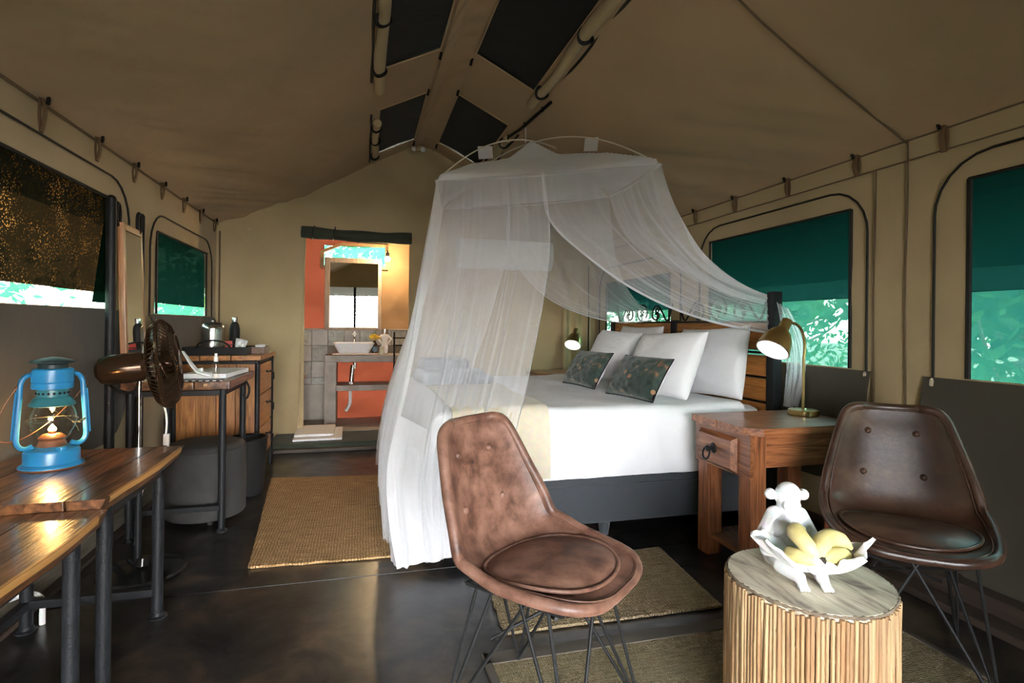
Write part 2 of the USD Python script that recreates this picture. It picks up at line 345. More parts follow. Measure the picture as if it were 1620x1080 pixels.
tex('vanity_cement', [(0.25, (0.20, 0.175, 0.155)), (0.55, (0.33, 0.29, 0.26)), (0.8, (0.42, 0.37, 0.33))], ns=6, rough=0.75, bump=0.15, bs=40)
tex('bath_cement', [(0.25, (0.24, 0.22, 0.19)), (0.75, (0.38, 0.35, 0.31))], ns=4, rough=0.8, bump=0.15, bs=30)
tex('stone_tile', [(0.25, (0.16, 0.17, 0.16)), (0.5, (0.30, 0.31, 0.29)), (0.8, (0.44, 0.42, 0.38))], ns=14, detail=8, dist=0.8, rough=0.6, bump=0.7, bs=35.0, rnd=0.25)
tex('stone_tile_plain', [(0.25, (0.23, 0.22, 0.21)), (0.8, (0.36, 0.34, 0.32))], ns=8, rough=0.65, bump=0.2, bs=35.0, rnd=0.2)
flat('grout', (0.16, 0.14, 0.12), 0.9)
tex('log_top', [(0.30, (0.13, 0.095, 0.08)), (0.43, (0.46, 0.39, 0.29)), (0.60, (0.66, 0.60, 0.46)), (0.85, (0.74, 0.70, 0.58))], (9, 1.6, 1), ns=3.0, detail=7, dist=0.7, rough=0.65, bump=0.25, bs=5.0, bscale=(20, 1.5, 1))
tex('bark', [(0.3, (0.10, 0.075, 0.05)), (0.7, (0.26, 0.20, 0.14))], ns=40, rough=0.9, bump=0.5, bs=60)
for k, (a, b) in enumerate([((0.26, 0.15, 0.07), (0.46, 0.29, 0.145)), ((0.30, 0.18, 0.085), (0.52, 0.345, 0.18)), ((0.20, 0.10, 0.042), (0.38, 0.22, 0.10))]):
    tex(f'reed_{k}', [(0.15, (0.10, 0.06, 0.035)), (0.27, a), (0.75, b)], (25, 25, 3.0), ns=3.0, detail=6, rough=0.45, rnd=0.16)
tex('banana_skin', [(0.25, (0.09, 0.045, 0.012)), (0.32, (0.62, 0.50, 0.17)), (0.7, (0.76, 0.67, 0.33))], ns=14, detail=8, rough=0.5)
flat('banana_tip', (0.035, 0.022, 0.012), 0.8)
tex('ground_earth', [(0.3, (0.055, 0.045, 0.028)), (0.7, (0.105, 0.085, 0.055))], ns=1.5, rough=0.95, space='world')
tex('leaf', [(0.3, (0.05, 0.12, 0.02)), (0.7, (0.16, 0.25, 0.05))], ns=2.0, rough=0.5, space='world')
mat('leaf_mix', {'geo': ('geometry', {}), 'r': ('rgb_ramp', {'ramp': [(0, (0.05, 0.13, 0.02)), (0.6, (0.15, 0.26, 0.05)), (1, (0.30, 0.36, 0.10))]}), 'd': ('principled_bsdf', {'roughness': 0.5}),
                 't': ('translucent_bsdf', {}), 'x': ('mix_closure', {'fac': 0.4})},
    [('geo.random_per_island', 'r.fac'), ('r.color', 'd.base_color'), ('r.color', 't.color'), ('d.BSDF', 'x.closure1'), ('t.BSDF', 'x.closure2')], 'x.closure')
def weave(name, ramp, sx, sy, rough=0.95):
    """Jute: rows of braid along x (scale sx, sy: repeats per metre)."""
    mat(name, {'tc': ('texture_coordinate', {}), 'w1': ('wave_texture', {'wave_type': 'bands', 'bands_direction': 'y', 'scale': sy, 'distortion': 4.0, 'detail': 2.0, 'detail_scale': 2.0}),
               'w2': ('wave_texture', {'wave_type': 'bands', 'bands_direction': 'x', 'scale': sx, 'distortion': 4.0, 'detail': 2.0, 'detail_scale': 2.0}),
               'mp': ('mapping', {'scale': (3, 40, 1)}), 'n': ('noise_texture', {'scale': 3.0, 'detail': 6.0}), 'mu': ('math', {'math_type': 'multiply'}), 'ad': ('mix_float', {'fac': 0.62}),
               'r': ('rgb_ramp', {'ramp': ramp}), 'b': ('bump', {'strength': 0.9, 'distance': 0.008}), 'p': ('principled_bsdf', {'roughness': rough, 'specular_ior_level': 0.2})},
        [('tc.object', 'w1.vector'), ('tc.object', 'w2.vector'), ('tc.object', 'mp.vector'), ('mp.vector', 'n.vector'), ('w1.fac', 'mu.value1'), ('w2.fac', 'mu.value2'), ('mu.value', 'ad.a'), ('n.fac', 'ad.b'),
         ('ad.result', 'r.fac'), ('r.color', 'p.base_color'), ('mu.value', 'b.height'), ('b.normal', 'p.normal')], 'p.BSDF')
weave('jute_gold', [(0.15, (0.12, 0.062, 0.026)), (0.40, (0.44, 0.26, 0.115)), (0.66, (0.72, 0.49, 0.25))], 22, 30)
weave('jute_tan', [(0.1, (0.12, 0.08, 0.045)), (0.45, (0.36, 0.26, 0.155)), (0.8, (0.56, 0.44, 0.28))], 26, 26)
weave('sisal', [(0.1, (0.14, 0.105, 0.06)), (0.5, (0.34, 0.27, 0.16)), (0.8, (0.48, 0.39, 0.24))], 38, 38)
flat('rug_tape', (0.085, 0.068, 0.052), 0.9)
mat('mirror_glass', {'p': ('principled_bsdf', {'base_color': (0.88, 0.88, 0.86), 'metallic': 1.0, 'roughness': 0.01})}, [], 'p.BSDF')
mat('clear_glass', {'o': ('transparent_bsdf', {'color': (0.96, 0.95, 0.92)}), 'g': ('glossy_bsdf', {'roughness': 0.02, 'color': (1, 1, 1)}), 'f': ('layer_weight', {'blend': 0.5}), 'pw': ('math', {'math_type': 'power', 'value2': 4.0}), 'mr': ('map_range', {'to_min': 0.03, 'to_max': 0.55}), 'x': ('mix_closure', {})},
    [('f.facing', 'pw.value1'), ('pw.value', 'mr.value'), ('mr.result', 'x.fac'), ('o.BSDF', 'x.closure1'), ('g.BSDF', 'x.closure2')], 'x.closure')
mat('flame', {'e': ('emission', {'color': (1.0, 0.55, 0.18), 'strength': 600.0})}, [], 'e.emission')
mat('bulb', {'e': ('emission', {'color': (1.0, 0.68, 0.34), 'strength': 600.0})}, [], 'e.emission')
mat('lamp_diffuser', {'e': ('emission', {'color': (1.0, 0.98, 0.95), 'strength': 3.0})}, [], 'e.emission')
mat('cushion_print', {'tc': ('texture_coordinate', {}), 'n': ('noise_texture', {'scale': 9.0, 'detail': 3.0, 'distortion': 1.6}), 'r': ('rgb_ramp', {'ramp': [(0.30, (0.008, 0.016, 0.012)), (0.5, (0.020, 0.040, 0.031)), (0.60, (0.035, 0.057, 0.043)), (0.65, (0.20, 0.09, 0.04)), (0.70, (0.26, 0.15, 0.08)), (0.76, (0.03, 0.045, 0.035))]}),
                      'v': ('voronoi_texture', {'scale': 11.0}), 'lt': ('math', {'math_type': 'less_than', 'value2': 0.16}), 'm': ('mix_color', {'b': (0.30, 0.16, 0.075)}),
                      'p': ('principled_bsdf', {'roughness': 0.75, 'sheen_weight': 0.3})},
    [('tc.object', 'n.vector'), ('tc.object', 'v.vector'), ('n.fac', 'r.fac'), ('v.distance', 'lt.value1'), ('lt.value', 'm.fac'), ('r.color', 'm.a'), ('m.result', 'p.base_color')], 'p.BSDF')
mat('dotted_cloth', {'tc': ('texture_coordinate', {}), 'c': ('checker_texture', {'scale': 60.0, 'color1': (0.7, 0.7, 0.72), 'color2': (0.02, 0.02, 0.03)}), 'p': ('principled_bsdf', {'roughness': 0.9})},
    [('tc.object', 'c.vector'), ('c.color', 'p.base_color')], 'p.BSDF')

# ================================================================== THE SETTING
XL, XR, YF, YB = -1.33, 2.50, -0.60, 5.75           # tent walls
RX, RZ, EL, ER = 0.57, 3.0, 2.07, 2.04              # ridge and eaves
def roof_z(x): x = np.asarray(x, float); return np.where(x < RX, RZ - (RX-x)*(RZ-EL)/(RX-XL), RZ - (x-RX)*(RZ-ER)/(XR-RX))
lin = np.linspace

st = thing('floor', 'dark polished concrete floor with a fine joint across it', 'floor', (0, 0, 0), kind='structure')
part(st, 'slab', span(XL-0.1, XR+0.1, YF-0.3, 2.615, -0.12, 0, 0.003), 'floor_concrete'); part(st, 'slab', span(XL-0.1, XR+0.1, 2.62, 5.78, -0.12, 0, 0.003), 'floor_concrete')

# ---- windows: (y0, y1, z0, z1) openings
WL = [(0.9, 3.53, 1.215, 1.81), (4.17, 5.38, 1.20, 1.745)]
WR = [(4.19, 5.45, 0.94, 1.60), (2.385, 3.625, 0.94, 1.78), (0.25, 1.788, 0.94, 1.795)]
def wl_fn(Y, Z):
    P = np.stack([np.full_like(Y, XL), Y, Z], -1); q = fbm(np.stack([Y*1.3, Z*2.2, 0*Y], -1), 3, 3) - 0.5
    P[..., 0] += 0.045*q*np.clip(Z, 0, 1)*np.clip((EL-Z)*4, 0, 1); return P
def wr_fn(Y, Z):
    P = np.stack([np.full_like(Y, XR), Y, Z], -1); q = fbm(np.stack([Y*2.0, Z*1.5, 0*Y+5], -1), 3, 5) - 0.5
    P[..., 0] += 0.045*q*np.clip(Z, 0, 1)*np.clip((ER-Z)*4, 0, 1); return P
def inner(w, s, x):      # the opening of a window seen from inside, as plain tuple
    return w
def toggles(w, x, inw, pos, zf):
    for y, dz in pos:
        z = zf + 0.015
        t = part(w, 'toggle_strap', MB(tube(spline([(x+inw*0.030, y, z), (x+inw*0.036, y+0.003, z-0.05), (x+inw*0.026, y-0.003, z-0.11-dz)], 12), 0.014, 8, flat=0.35), tube(spline([(x+inw*0.022, y-0.004, z), (x+inw*0.020, y-0.006, z-0.06), (x+inw*0.024, y-0.004, z-0.11-dz)], 10), 0.012, 8, flat=0.3)), 'strap_brown')
        part(t, 'hook', tube(spline([(x+inw*0.01, y+0.01, z+0.03), (x+inw*0.04, y+0.014, z+0.015), (x+inw*0.045, y+0.004, z-0.02)], 8), 0.008, 6), 'matte_black')

wl = thing('wall_left', 'tan canvas tent wall along the dressing table side', 'wall', (XL, 2.5, 0), kind='structure')
part(wl, 'canvas', sheet(lin(YF-0.05, YB+0.06, 90), lin(0, EL+0.01, 34), wl_fn, WL), 'tan_canvas')
toggles(wl, XL, 1, [(2.755, 0.03), (3.258, 0.01), (3.73, 0.0), (4.198, 0.0), (4.664, 0.0), (5.108, 0.0), (5.55, 0)], EL-0.01)
part(wl, 'seam', tube([(XL+0.012, YF, EL-0.006), (XL+0.012, YB, EL-0.006)], 0.006, 6), 'seam_thread')
wr = thing('wall_right', 'tan canvas tent wall behind the bed head and brown chair', 'wall', (XR, 2.5, 0), kind='structure')
part(wr, 'canvas', sheet(lin(YF-0.05, YB+0.06, 90), lin(0, ER+0.01, 34), wr_fn, WR), 'tan_canvas')
toggles(wr, XR, -1, [(3.788, 0), (3.315, 0), (2.821, 0), (2.334, 0.0), (1.886, 0.01), (1.45, 0.0)], ER-0.0)
part(wr, 'valance', sheet(lin(YF, YB, 120), lin(1.945, 2.045, 4), lambda Y, Z: np.stack([XR-0.012-0.008*np.sin(Y*9+2*np.sin(Y*5))*(2.045-Z)*10, Y, Z], -1)), 'tan_canvas')
for y, z0, z1 in ((2.235, 0.25, 1.945), (2.065, 0.25, 2.05)):
    part(wr, 'seam', tube([(XR-0.016, y+0.004*math.sin(z*6), z) for z in lin(z0, z1, 20)], 0.0045, 5), 'seam_thread')
part(wr, 'seam', tube([(XR-0.018, YF, 1.947), (XR-0.018, YB, 1.947)], 0.004, 5), 'seam_thread')
part(wr, 'seam', tube([(XR-0.010, YF, ER+0.004), (XR-0.010, YB, ER+0.004)], 0.006, 6), 'seam_thread')

def arch(x, y0, y1, zb, zt, r):
    """Zip line: up one side, over the rounded top, down the other."""
    p = [(y0, zb), (y0, zt-r)] + [(y0+r-r*math.cos(a), zt-r+r*math.sin(a)) for a in lin(0.2, PI/2, 6)] + [(y1-r+r*math.sin(a), zt-r+r*math.cos(a)) for a in lin(0, PI/2-0.2, 6)] + [(y1, zt-r), (y1, zb)]
    return [(x, a, b) for a, b in p]
def net_sheet(x, y0, y1, z0, z1, amp=0.006, seed=0):
    return sheet(lin(y0, y1, 60), lin(z0, z1, 10), lambda Y, Z: np.stack([x + amp*(fbm(np.stack([Y*14, Z*0.8, 0*Y+seed], -1), 2, seed)-0.5)*2, Y, Z], -1))
def flap(x, y0, y1, zt, zb, r, seed, inw):
    """Heavy storm flap hanging below a window, lower corners rounded."""
    def fn(U, V):
        ry = np.minimum(np.minimum(U-y0, y1-U), r); low = zb + (r - np.sqrt(np.maximum(r*r-(r-ry)**2, 0)))*1.0
        Z = zt - V*(zt-low); q = fbm(np.stack([U*2.4, Z*1.2, 0*U], -1), 3, seed)-0.5
        return np.stack([x + inw*(0.02 + 0.05*np.sin(np.clip(V, 0, 1)*PI)*0.5 + 0.04*q*V), U, Z], -1)
    return thick(sheet(lin(y0, y1, 50), lin(0, 1, 16), fn), 0.004)

def window(n, label, x, inw, w, upper, cloth, split, arch_y, arch_z, flap_b, loc):
    y0, y1, z0, z1 = w
    W = thing(f'window_{n}', label, 'window', loc, kind='structure'); o = -inw*0.010
    part(W, 'net', net_sheet(x+o*2, y0-0.05, y1+0.05, z0-0.04, split, 0.003, n), cloth); part(W, 'shade', net_sheet(x+o*2.2, y0-0.05, y1+0.05, split + (0.10 if n > 2 else 0), z1+0.04, 0.004, n+9), upper)
    if n > 2: part(W, 'shade_hem', net_sheet(x+o*1.6, y0-0.05, y1+0.05, split-0.004, split+0.10, 0.003, n+19), 'green_net_band')
    part(W, 'binding', MB(*[tube(p, 0.013, 6, flat=0.5) for p in ([(x+inw*0.006, y0, z0), (x+inw*0.006, y0, z1)], [(x+inw*0.006, y1, z0), (x+inw*0.006, y1, z1)], [(x+inw*0.006, y0, z1), (x+inw*0.006, y1, z1)])]), 'zip_cord')
    part(W, 'zip', tube(arch(x+inw*0.016, *arch_y, z0-0.02, arch_z, 0.24), 0.006, 6), 'zip_cord')
    part(W, 'storm_flap', flap(x, arch_y[0]-0.03, arch_y[1]+0.04, z0-0.005, flap_b, 0.35, n, inw), 'olive_flap')
    return W
W1 = window(1, 'net window with sun glints put into its cloth colour, behind the blue lantern', XL, 1, WL[0], 'left_net_glint', 'left_net', 1.30, (0.75, 3.69), 1.93, 0.50, (XL, 2.2, 1.2))
part(W1, 'shade_edge', sheet(lin(0, 1, 12), lin(0, 1, 16), lambda U, V: np.stack([XL+0.004+0*U, 3.53-U*(0.10+0.16*V), 1.805-V*0.56], -1)), 'left_net_green')  # green sheet drawn as the diagonal shadow that cuts off the gold glints
W2 = window(2, 'narrow dark net window behind the standing mirror', XL, 1, WL[1], 'left_net_green', 'left_net', 1.275, (4.02, 5.52), 1.86, 0.75, (XL, 4.8, 1.2))
W3 = window(3, 'green net window behind the iron scrolls and mosquito net', XR, -1, WR[0], 'green_net_double', 'green_net', 1.30, (4.0, 5.6), 1.76, 0.5, (XR, 4.8, 0.94))
W4 = window(4, 'green net window behind the big brass lamp', XR, -1, WR[1], 'green_net_double', 'green_net', 1.315, (2.275, 3.74), 1.885, 0.32, (XR, 3.0, 0.94))
W5 = window(5, 'green net window behind the dark leather chair', XR, -1, WR[2], 'green_net_double', 'green_net', 1.315, (0.1, 1.93), 1.90, 0.06, (XR, 1.0, 0.94))
for W, y in ((W4, 2.275), (W5, 1.93)): part(W, 'zip_pull', MB(rbox((XR-0.024, y, 0.905), (0.006, 0.02, 0.035), 0.002), ball((XR-0.024, y, 0.925), 0.007)), 'cream_throw')

# ---- roof with ridge vents
ce = thing('ceiling', 'pitched tan canvas tent roof with dark ridge vents', 'ceiling', (RX, 2.5, 2.5), kind='structure')
VENT = [(0.115, 0.475, 0.7, 3.635), (0.105, 0.465, 4.33, 5.49), (0.70, 1.10, 0.7, 3.60), (0.695, 1.10, 4.27, 5.47)]
def roof_fn(side):
    def fn(X, Y):
        e = np.clip((RX-X)/(RX-XL) if side < 0 else (X-RX)/(XR-RX), 0, 1); Z = roof_z(X)
        bulge = 0.05*np.sin(e*PI)*np.clip(e*3-0.6, 0, 1)
        rad = fbm(np.stack([Y*(1.2+2.2*e), e*1.5, 0*e+side], -1), 4, 21)-0.5
        return np.stack([X, Y, Z - bulge + 0.11*rad*np.clip((e-0.28)*2.2, 0, 1)*np.clip((1-e)*7, 0, 1)], -1)
    return fn
part(ce, 'slope', sheet(np.r_[lin(XL-0.02, 0.1, 60), lin(0.1, RX, 10)], lin(YF, YB, 140), roof_fn(-1), VENT[:2]), 'roof_canvas')
part(ce, 'slope', sheet(np.r_[lin(RX, 1.1, 12), lin(1.1, XR+0.02, 60)], lin(YF, YB, 140), roof_fn(1), VENT[2:]), 'roof_canvas')
def ridge_band(x0, x1, seed):
    def fn(S, Y):
        X = x0+S*(x1-x0); return np.stack([X, Y, roof_z(X)-0.012-0.010*np.sin(Y*26+6*S+3*np.sin(Y*3+seed))*np.sin(S*PI)-0.004], -1)
    return sheet(lin(0, 1, 8), lin(YF, YB, 260), fn)
part(ce, 'ridge_band', ridge_band(0.495, 0.572, 0), 'roof_canvas'); part(ce, 'ridge_band', ridge_band(0.568, 0.685, 2), 'roof_canvas')
for x0, x1, y0, y1 in VENT:
    part(ce, 'vent_mesh', sheet(lin(x0-0.01, x1+0.01, 10), lin(y0-0.01, y1+0.01, 40), lambda X, Y: np.stack([X, Y, roof_z(X)+0.012+0.012*np.sin((X-x0)/(x1-x0)*PI)], -1)), 'vent_mesh')
    part(ce, 'vent_binding', MB(*[tube([(a, b, float(roof_z(a))-0.004), (c, d, float(roof_z(c))-0.004)], 0.007, 6) for a, b, c, d in ((x0, y0, x1, y0), (x0, y1, x1, y1), (x0, y0, x0, y1), (x1, y0, x1, y1))]), 'roof_canvas')
def roll(x, y0, y1, r, straps, seed):
    z = float(roof_z(x))-r-0.006; n = 50
    p = [(x+0.006*math.sin(y*7+seed), y, z-0.008*math.sin(y*5+seed)) for y in lin(y0, y1, n)]
    rr = r*(1+0.10*np.sin(lin(0, 9, n)+seed)); a = part(ce, 'rolled_vent_flap', tube(p, rr, 12), 'tan_canvas')
    part(a, 'roll_end', tube([(x + 0.5*r*q/14*math.cos(q*0.9), y1+0.003, z + 0.5*r*q/14*math.sin(q*0.9)) for q in range(3, 26)], 0.0022, 4), 'olive_flap')
    for y in straps: part(a, 'strap', tube([(x + (r+0.004)*math.cos(t), y+0.012*math.sin(t*2), z + (r+0.006)*math.sin(t)) for t in lin(0, 2*PI, 20)], 0.011, 6, flat=0.35), 'matte_black')
roll(0.085, 2.0, 3.86, 0.033, (2.35, 2.95, 3.55), 0); roll(0.09, 4.52, 5.56, 0.030, (4.62, 4.95, 5.40), 2)
roll(1.125, 1.6, 3.72, 0.033, (2.1, 2.75, 3.5), 4); roll(1.135, 4.42, 5.3, 0.032, (4.55, 5.1), 5)
def cord(x, y0, y1): part(ce, 'cord', tube([(x, y, float(roof_z(x))-0.010-0.006*math.sin(y*9)) for y in lin(y0, y1, 24)], 0.009, 6), 'zip_cord')
cord(0.038, 1.5, 3.75); cord(0.045, 4.35, 5.62); cord(1.19, 1.4, 3.3); cord(1.19, 4.3, 5.3)
part(ce, 'hanging_rod', MB(tube([(1.205, 3.55, float(roof_z(1.205))-0.035), (1.165, 4.15, float(roof_z(1.165))-0.035), (1.13, 4.46, float(roof_z(1.13))-0.03)], 0.011, 8), *[tube([(x, y, float(roof_z(x))), (x, y, float(roof_z(x))-0.05)], 0.007, 6) for x, y in ((1.195, 3.7), (1.135, 4.42), (1.17, 4.06))]), 'matte_black')
for x, y in ((0.485, 3.69), (0.47, 4.28), (0.69, 3.68), (0.685, 4.20), (0.47, 5.53), (0.69, 5.52)):
    part(ce, 'toggle', tube([(x, y, float(roof_z(x))-0.005), (x-0.01, y+0.01, float(roof_z(x))-0.05)], 0.010, 6), 'matte_black')
# slope seam running down to the right eave
part(ce, 'seam', tube([(x, 1.95+0.12*(x-1.3)/1.2, float(roof_z(x))-0.012-0.05*math.sin((x-RX)/(XR-RX)*PI)*np.clip((x-RX)/(XR-RX)*3-0.6, 0, 1)) for x in lin(1.15, XR-0.01, 30)], 0.005, 5), 'seam_thread')

# ---- gable wall with the doorway to the bathroom
DX0, DX1, DZ = -0.55, 0.455, 2.03
def gable(y, x0, x1, zb, zt, seed, amp=0.03):
    def fn(X, V):
        b = zb(X) if callable(zb) else np.full_like(X, zb); t = zt(X) if callable(zt) else np.full_like(X, zt); Z = b+V*(t-b)
        q = fbm(np.stack([X*1.6+Z*1.1, Z*1.8-X*0.9, 0*X], -1), 4, seed)-0.5
        return np.stack([X, y-amp*q*1.6, Z], -1)
    return sheet(lin(x0, x1, 40), lin(0, 1, 44), fn)
wb = thing('wall_back', 'tan canvas gable wall around the bathroom doorway', 'wall', (0.5, YB, 0), kind='structure')
lo = lambda X: np.full_like(X, 0.0)
dl = lambda z: DX0 - 0.05*(1-z/DZ)                      # the left door edge leans
part(wb, 'canvas', MB(gable(YB, XL-0.08, DX0, 0, DZ, 33), gable(YB, DX1, XR+0.08, 0, lambda X: np.minimum(roof_z(X), DZ), 33), gable(YB, XL-0.08, RX, lambda X: np.minimum(DZ, roof_z(X)-0.001), lambda X: roof_z(X)+0.05, 33), gable(YB, RX, XR+0.08, lambda X: np.minimum(DZ, roof_z(X)-0.001), lambda X: roof_z(X)+0.05, 33)), 'tan_canvas')
part(wb, 'seam', tube([(XL+0.03, YB-0.02, 0), (XL+0.03, YB-0.02, 2.0)], 0.008, 6), 'seam_thread')
part(wb, 'corner_drape', sheet(lin(2.08, 2.47, 40), lin(0.25, 1.86, 12), lambda X, Z: np.stack([X, 5.66+0.028*np.sin(X*44)*np.clip((2.1-Z), 0.3, 1), Z], -1)), 'tan_canvas')
part(wb, 'drape_cord', tube([(2.36, 5.62, 1.8), (2.365, 5.615, 1.2), (2.36, 5.62, 0.5)], 0.007, 6), 'matte_black')
d1 = thing('door_1', 'canvas doorway with its dark green flap rolled up on top', 'door', (0, YB, 0), kind='structure')
rz = [(x, YB-0.06, DZ-0.005-0.012*math.sin((x-DX0)/(DX1-DX0)*PI)-0.015*(x-DX0)) for x in lin(DX0-0.03, DX1+0.01, 40)]
part(d1, 'rolled_flap', tube(rz, 0.055*(1+0.08*np.sin(lin(0, 15, 40))), 14), 'dark_green_canvas')
for x in (-0.47, -0.28): part(d1, 'strap', tube([(x+0.01*math.sin(t), YB-0.06+0.062*math.cos(t), DZ-0.01+0.062*math.sin(t)) for t in lin(0, 2*PI, 18)], 0.012, 6, flat=0.3), 'matte_black')
part(d1, 'door_edge', MB(tube([(dl(z), YB-0.01, z) for z in lin(0.02, DZ, 16)], 0.012, 6), tube([(DX1, YB-0.01, z) for z in lin(0.02, DZ, 6)], 0.010, 6)), 'tan_canvas')
part(d1, 'side_canvas', gable(YB, DX0-0.08, DX0+0.005, 0, DZ, 31, 0.0) if False else grid([[(DX0-0.0, YB-0.004, z) for z in lin(0, DZ, 12)], [(dl(z)+0.0, YB-0.004, z) for z in lin(0, DZ, 12)]]), 'tan_canvas')
part(d1, 'threshold', MB(span(DX0-0.25, 0.6, 5.27, 5.80, 0, 0.075, 0.012)), 'dark_green_canvas'); part(d1, 'sill_plate', span(DX0-0.2, 0.6, 5.21, 5.27, 0, 0.035, 0.01), 'dark_timber')

fw = thing('wall_front', 'tan canvas front wall with the wide tent entrance', 'wall', (0.5, YF, 0), kind='structure')
FX0, FX1, FZ = -0.85, 1.05, 2.0
part(fw, 'canvas', MB(gable(YF, XL-0.08, FX0, 0, FZ, 43), gable(YF, FX1, XR+0.08, 0, FZ, 43), gable(YF, XL-0.08, RX, lambda X: np.minimum(FZ, roof_z(X)-0.001), lambda X: roof_z(X)+0.05, 43), gable(YF, RX, XR+0.08, lambda X: np.minimum(FZ, roof_z(X)-0.001), lambda X: roof_z(X)+0.05, 43)), 'tan_canvas')
part(fw, 'entrance_pole', rod((-0.19, YF-0.03, 0), (-0.19, YF-0.03, FZ+0.1), 0.03), 'black_steel')

aw = thing('roof_fly', 'outer fly sheet and awning over the tent, with added closed sides', 'fly sheet', (RX, 2.5, 3.1), kind='structure')
part(aw, 'fly_sheet', MB(*[grid([[(x, y, float(roof_z(x))+0.16) for y in (-0.7, 7.0)] for x in xs]) for xs in ((-2.0, RX), (RX, 3.2))]), 'dark_green_canvas')
part(aw, 'awning', grid([[(x, y, 2.12-0.22*(-0.62-y)/2.4) for y in lin(-3.0, -0.58, 8)] for x in lin(-2.0, 3.2, 8)]), 'dark_green_canvas')
for x in (-1.55, 1.75): part(aw, 'awning_side', grid([[(x, y, z) for z in (-0.13, 2.2)] for y in lin(-3.0, -0.58, 6)]), 'dark_green_canvas')  # unseen closed sides, added to channel the entrance light
bl = thing('baseboard_left', 'weathered grey planks along the foot of the lantern side wall', 'baseboard', (XL, 2, 0), kind='structure')
for k, (x0, x1, z0, z1) in enumerate(((-1.33, -1.295, 0.115, 0.20), (-1.33, -1.275, 0.02, 0.11), (-1.285, -1.235, 0.0, 0.022))):
    for j, (a, b) in enumerate(((YF, 1.85), (1.855, 4.2), (4.205, YB))): part(bl, 'plank', span(x0, x1, a, b, z0, z1, 0.004), 'grey_wood' if k < 2 else 'dark_timber')
br = thing('baseboard_right', 'dark timber sill beams along the foot of the right canvas wall', 'baseboard', (XR, 2, 0), kind='structure')
for x0, x1, z0, z1 in ((2.40, 2.50, 0.0, 0.10), (2.30, 2.395, 0.0, 0.035)):
    for a, b in ((YF, 2.4), (2.405, YB)): part(br, 'beam', span(x0, x1, a, b, z0, z1, 0.006), 'dark_timber')

# ---- bathroom shell
BY = 6.62
fb = thing('floor_bathroom', 'raised pale cement bathroom floor beyond the doorway', 'floor', (0, 6.2, 0), kind='structure')
part(fb, 'slab', span(-1.1, 1.75, 5.80, BY+0.1, -0.12, 0.078, 0.004), 'bath_cement')
ww = thing('wall_bathroom', 'bathroom wall of sunlit reddish canvas above stone tiles', 'wall', (0, BY, 0), kind='structure')
WB = (-0.43, 0.24, 1.80, 2.03)
def bw(X, Z):
    w = Z*11+X*4+3*fbm(np.stack([X*2, Z*2, 0*X], -1), 3, 52)
    return np.stack([X, BY-0.10*(fbm(np.stack([X*2+Z*2.4, Z*3-X*1.5, 0*X], -1), 3, 51)-0.5)-0.016*np.sin(w)*np.clip(1.5-np.abs(X+0.3), 0.2, 1), Z], -1)
part(ww, 'red_canvas', MB(sheet(lin(-1.05, 1.7, 60), lin(0.05, 0.80, 20), bw), sheet(lin(-1.05, -0.05, 30), lin(0.80, 2.6, 40), bw, [(-0.43, -0.05, 1.80, 2.03)])), 'red_canvas')
part(ww, 'tan_canvas', sheet(lin(-0.05, 1.7, 40), lin(0.80, 2.6, 40), bw, [(-0.05, 0.24, 1.80, 2.03)]), 'bath_canvas')
part(ww, 'side_canvas', MB(grid([[(-1.05, y, z) for z in lin(0, 2.6, 6)] for y in (5.8, BY+0.05)])), 'bath_canvas'); part(ww, 'side_canvas', MB(grid([[(1.7, y, z) for z in lin(0, 2.6, 6)] for y in (5.8, BY+0.05)])), 'bath_canvas')
part(ww, 'plaster', span(-1.0, -0.37, BY-0.10, BY-0.03, 0.07, 0.47, 0.01), 'bath_cement'); part(ww, 'tile_bed', MB(span(-1.0, -0.37, BY-0.085, BY-0.03, 0.46, 1.075, 0.003), span(-0.38, 1.6, BY-0.085, BY-0.03, 0.80, 1.075, 0.003)), 'grout')
for r_, (z0, z1) in enumerate(((0.902, 1.072), (0.725, 0.897), (0.548, 0.72), (0.47, 0.543))):
    for c_ in range(-2, 12):
        x0 = -0.545 + 0.172*c_; x1 = x0+0.167
        if r_ > 0 and x0 > -0.40: continue
        pr = 0.012+0.008*RNG.random()
        part(ww, 'tile', rbox(((x0+x1)/2, BY-0.085-pr/2+0.004, (z0+z1)/2), (0.167, pr, z1-z0), 0.003, seg=1), 'stone_tile' if (r_+c_) % 2 else 'stone_tile_plain')
part(ww, 'coping', span(-1.0, 1.6, BY-0.11, BY-0.03, 1.072, 1.09, 0.004), 'bath_cement')
wn = thing('window_6', 'small bright bathroom window above the wall mirror', 'window', (0, BY, 1.9), kind='structure')
part(wn, 'frame', extr(Polygon([(-0.47, 1.77), (0.27, 1.77), (0.27, 2.06), (-0.24, 2.06), (-0.47, 1.96)], [[(-0.43, 1.80), (-0.43, 1.945), (-0.24, 2.03), (0.24, 2.03), (0.24, 1.80)]]), 0.03, 'y', BY-0.06), 'bath_canvas')
part(wn, 'net', net_sheet(0, 0, 1, 0, 1) if False else grid([[(x, BY+0.01, z) for z in (1.79, 2.04)] for x in lin(-0.44, 0.25, 12)]), 'left_net')
cb = thing('ceiling_bathroom', 'tan canvas bathroom roof', 'ceiling', (0, 6.2, 2.6), kind='structure')
part(cb, 'canvas', grid([[(x, y, 2.62) for y in lin(5.76, BY+0.06, 8)] for x in lin(-1.08, 1.72, 12)]), 'roof_canvas')

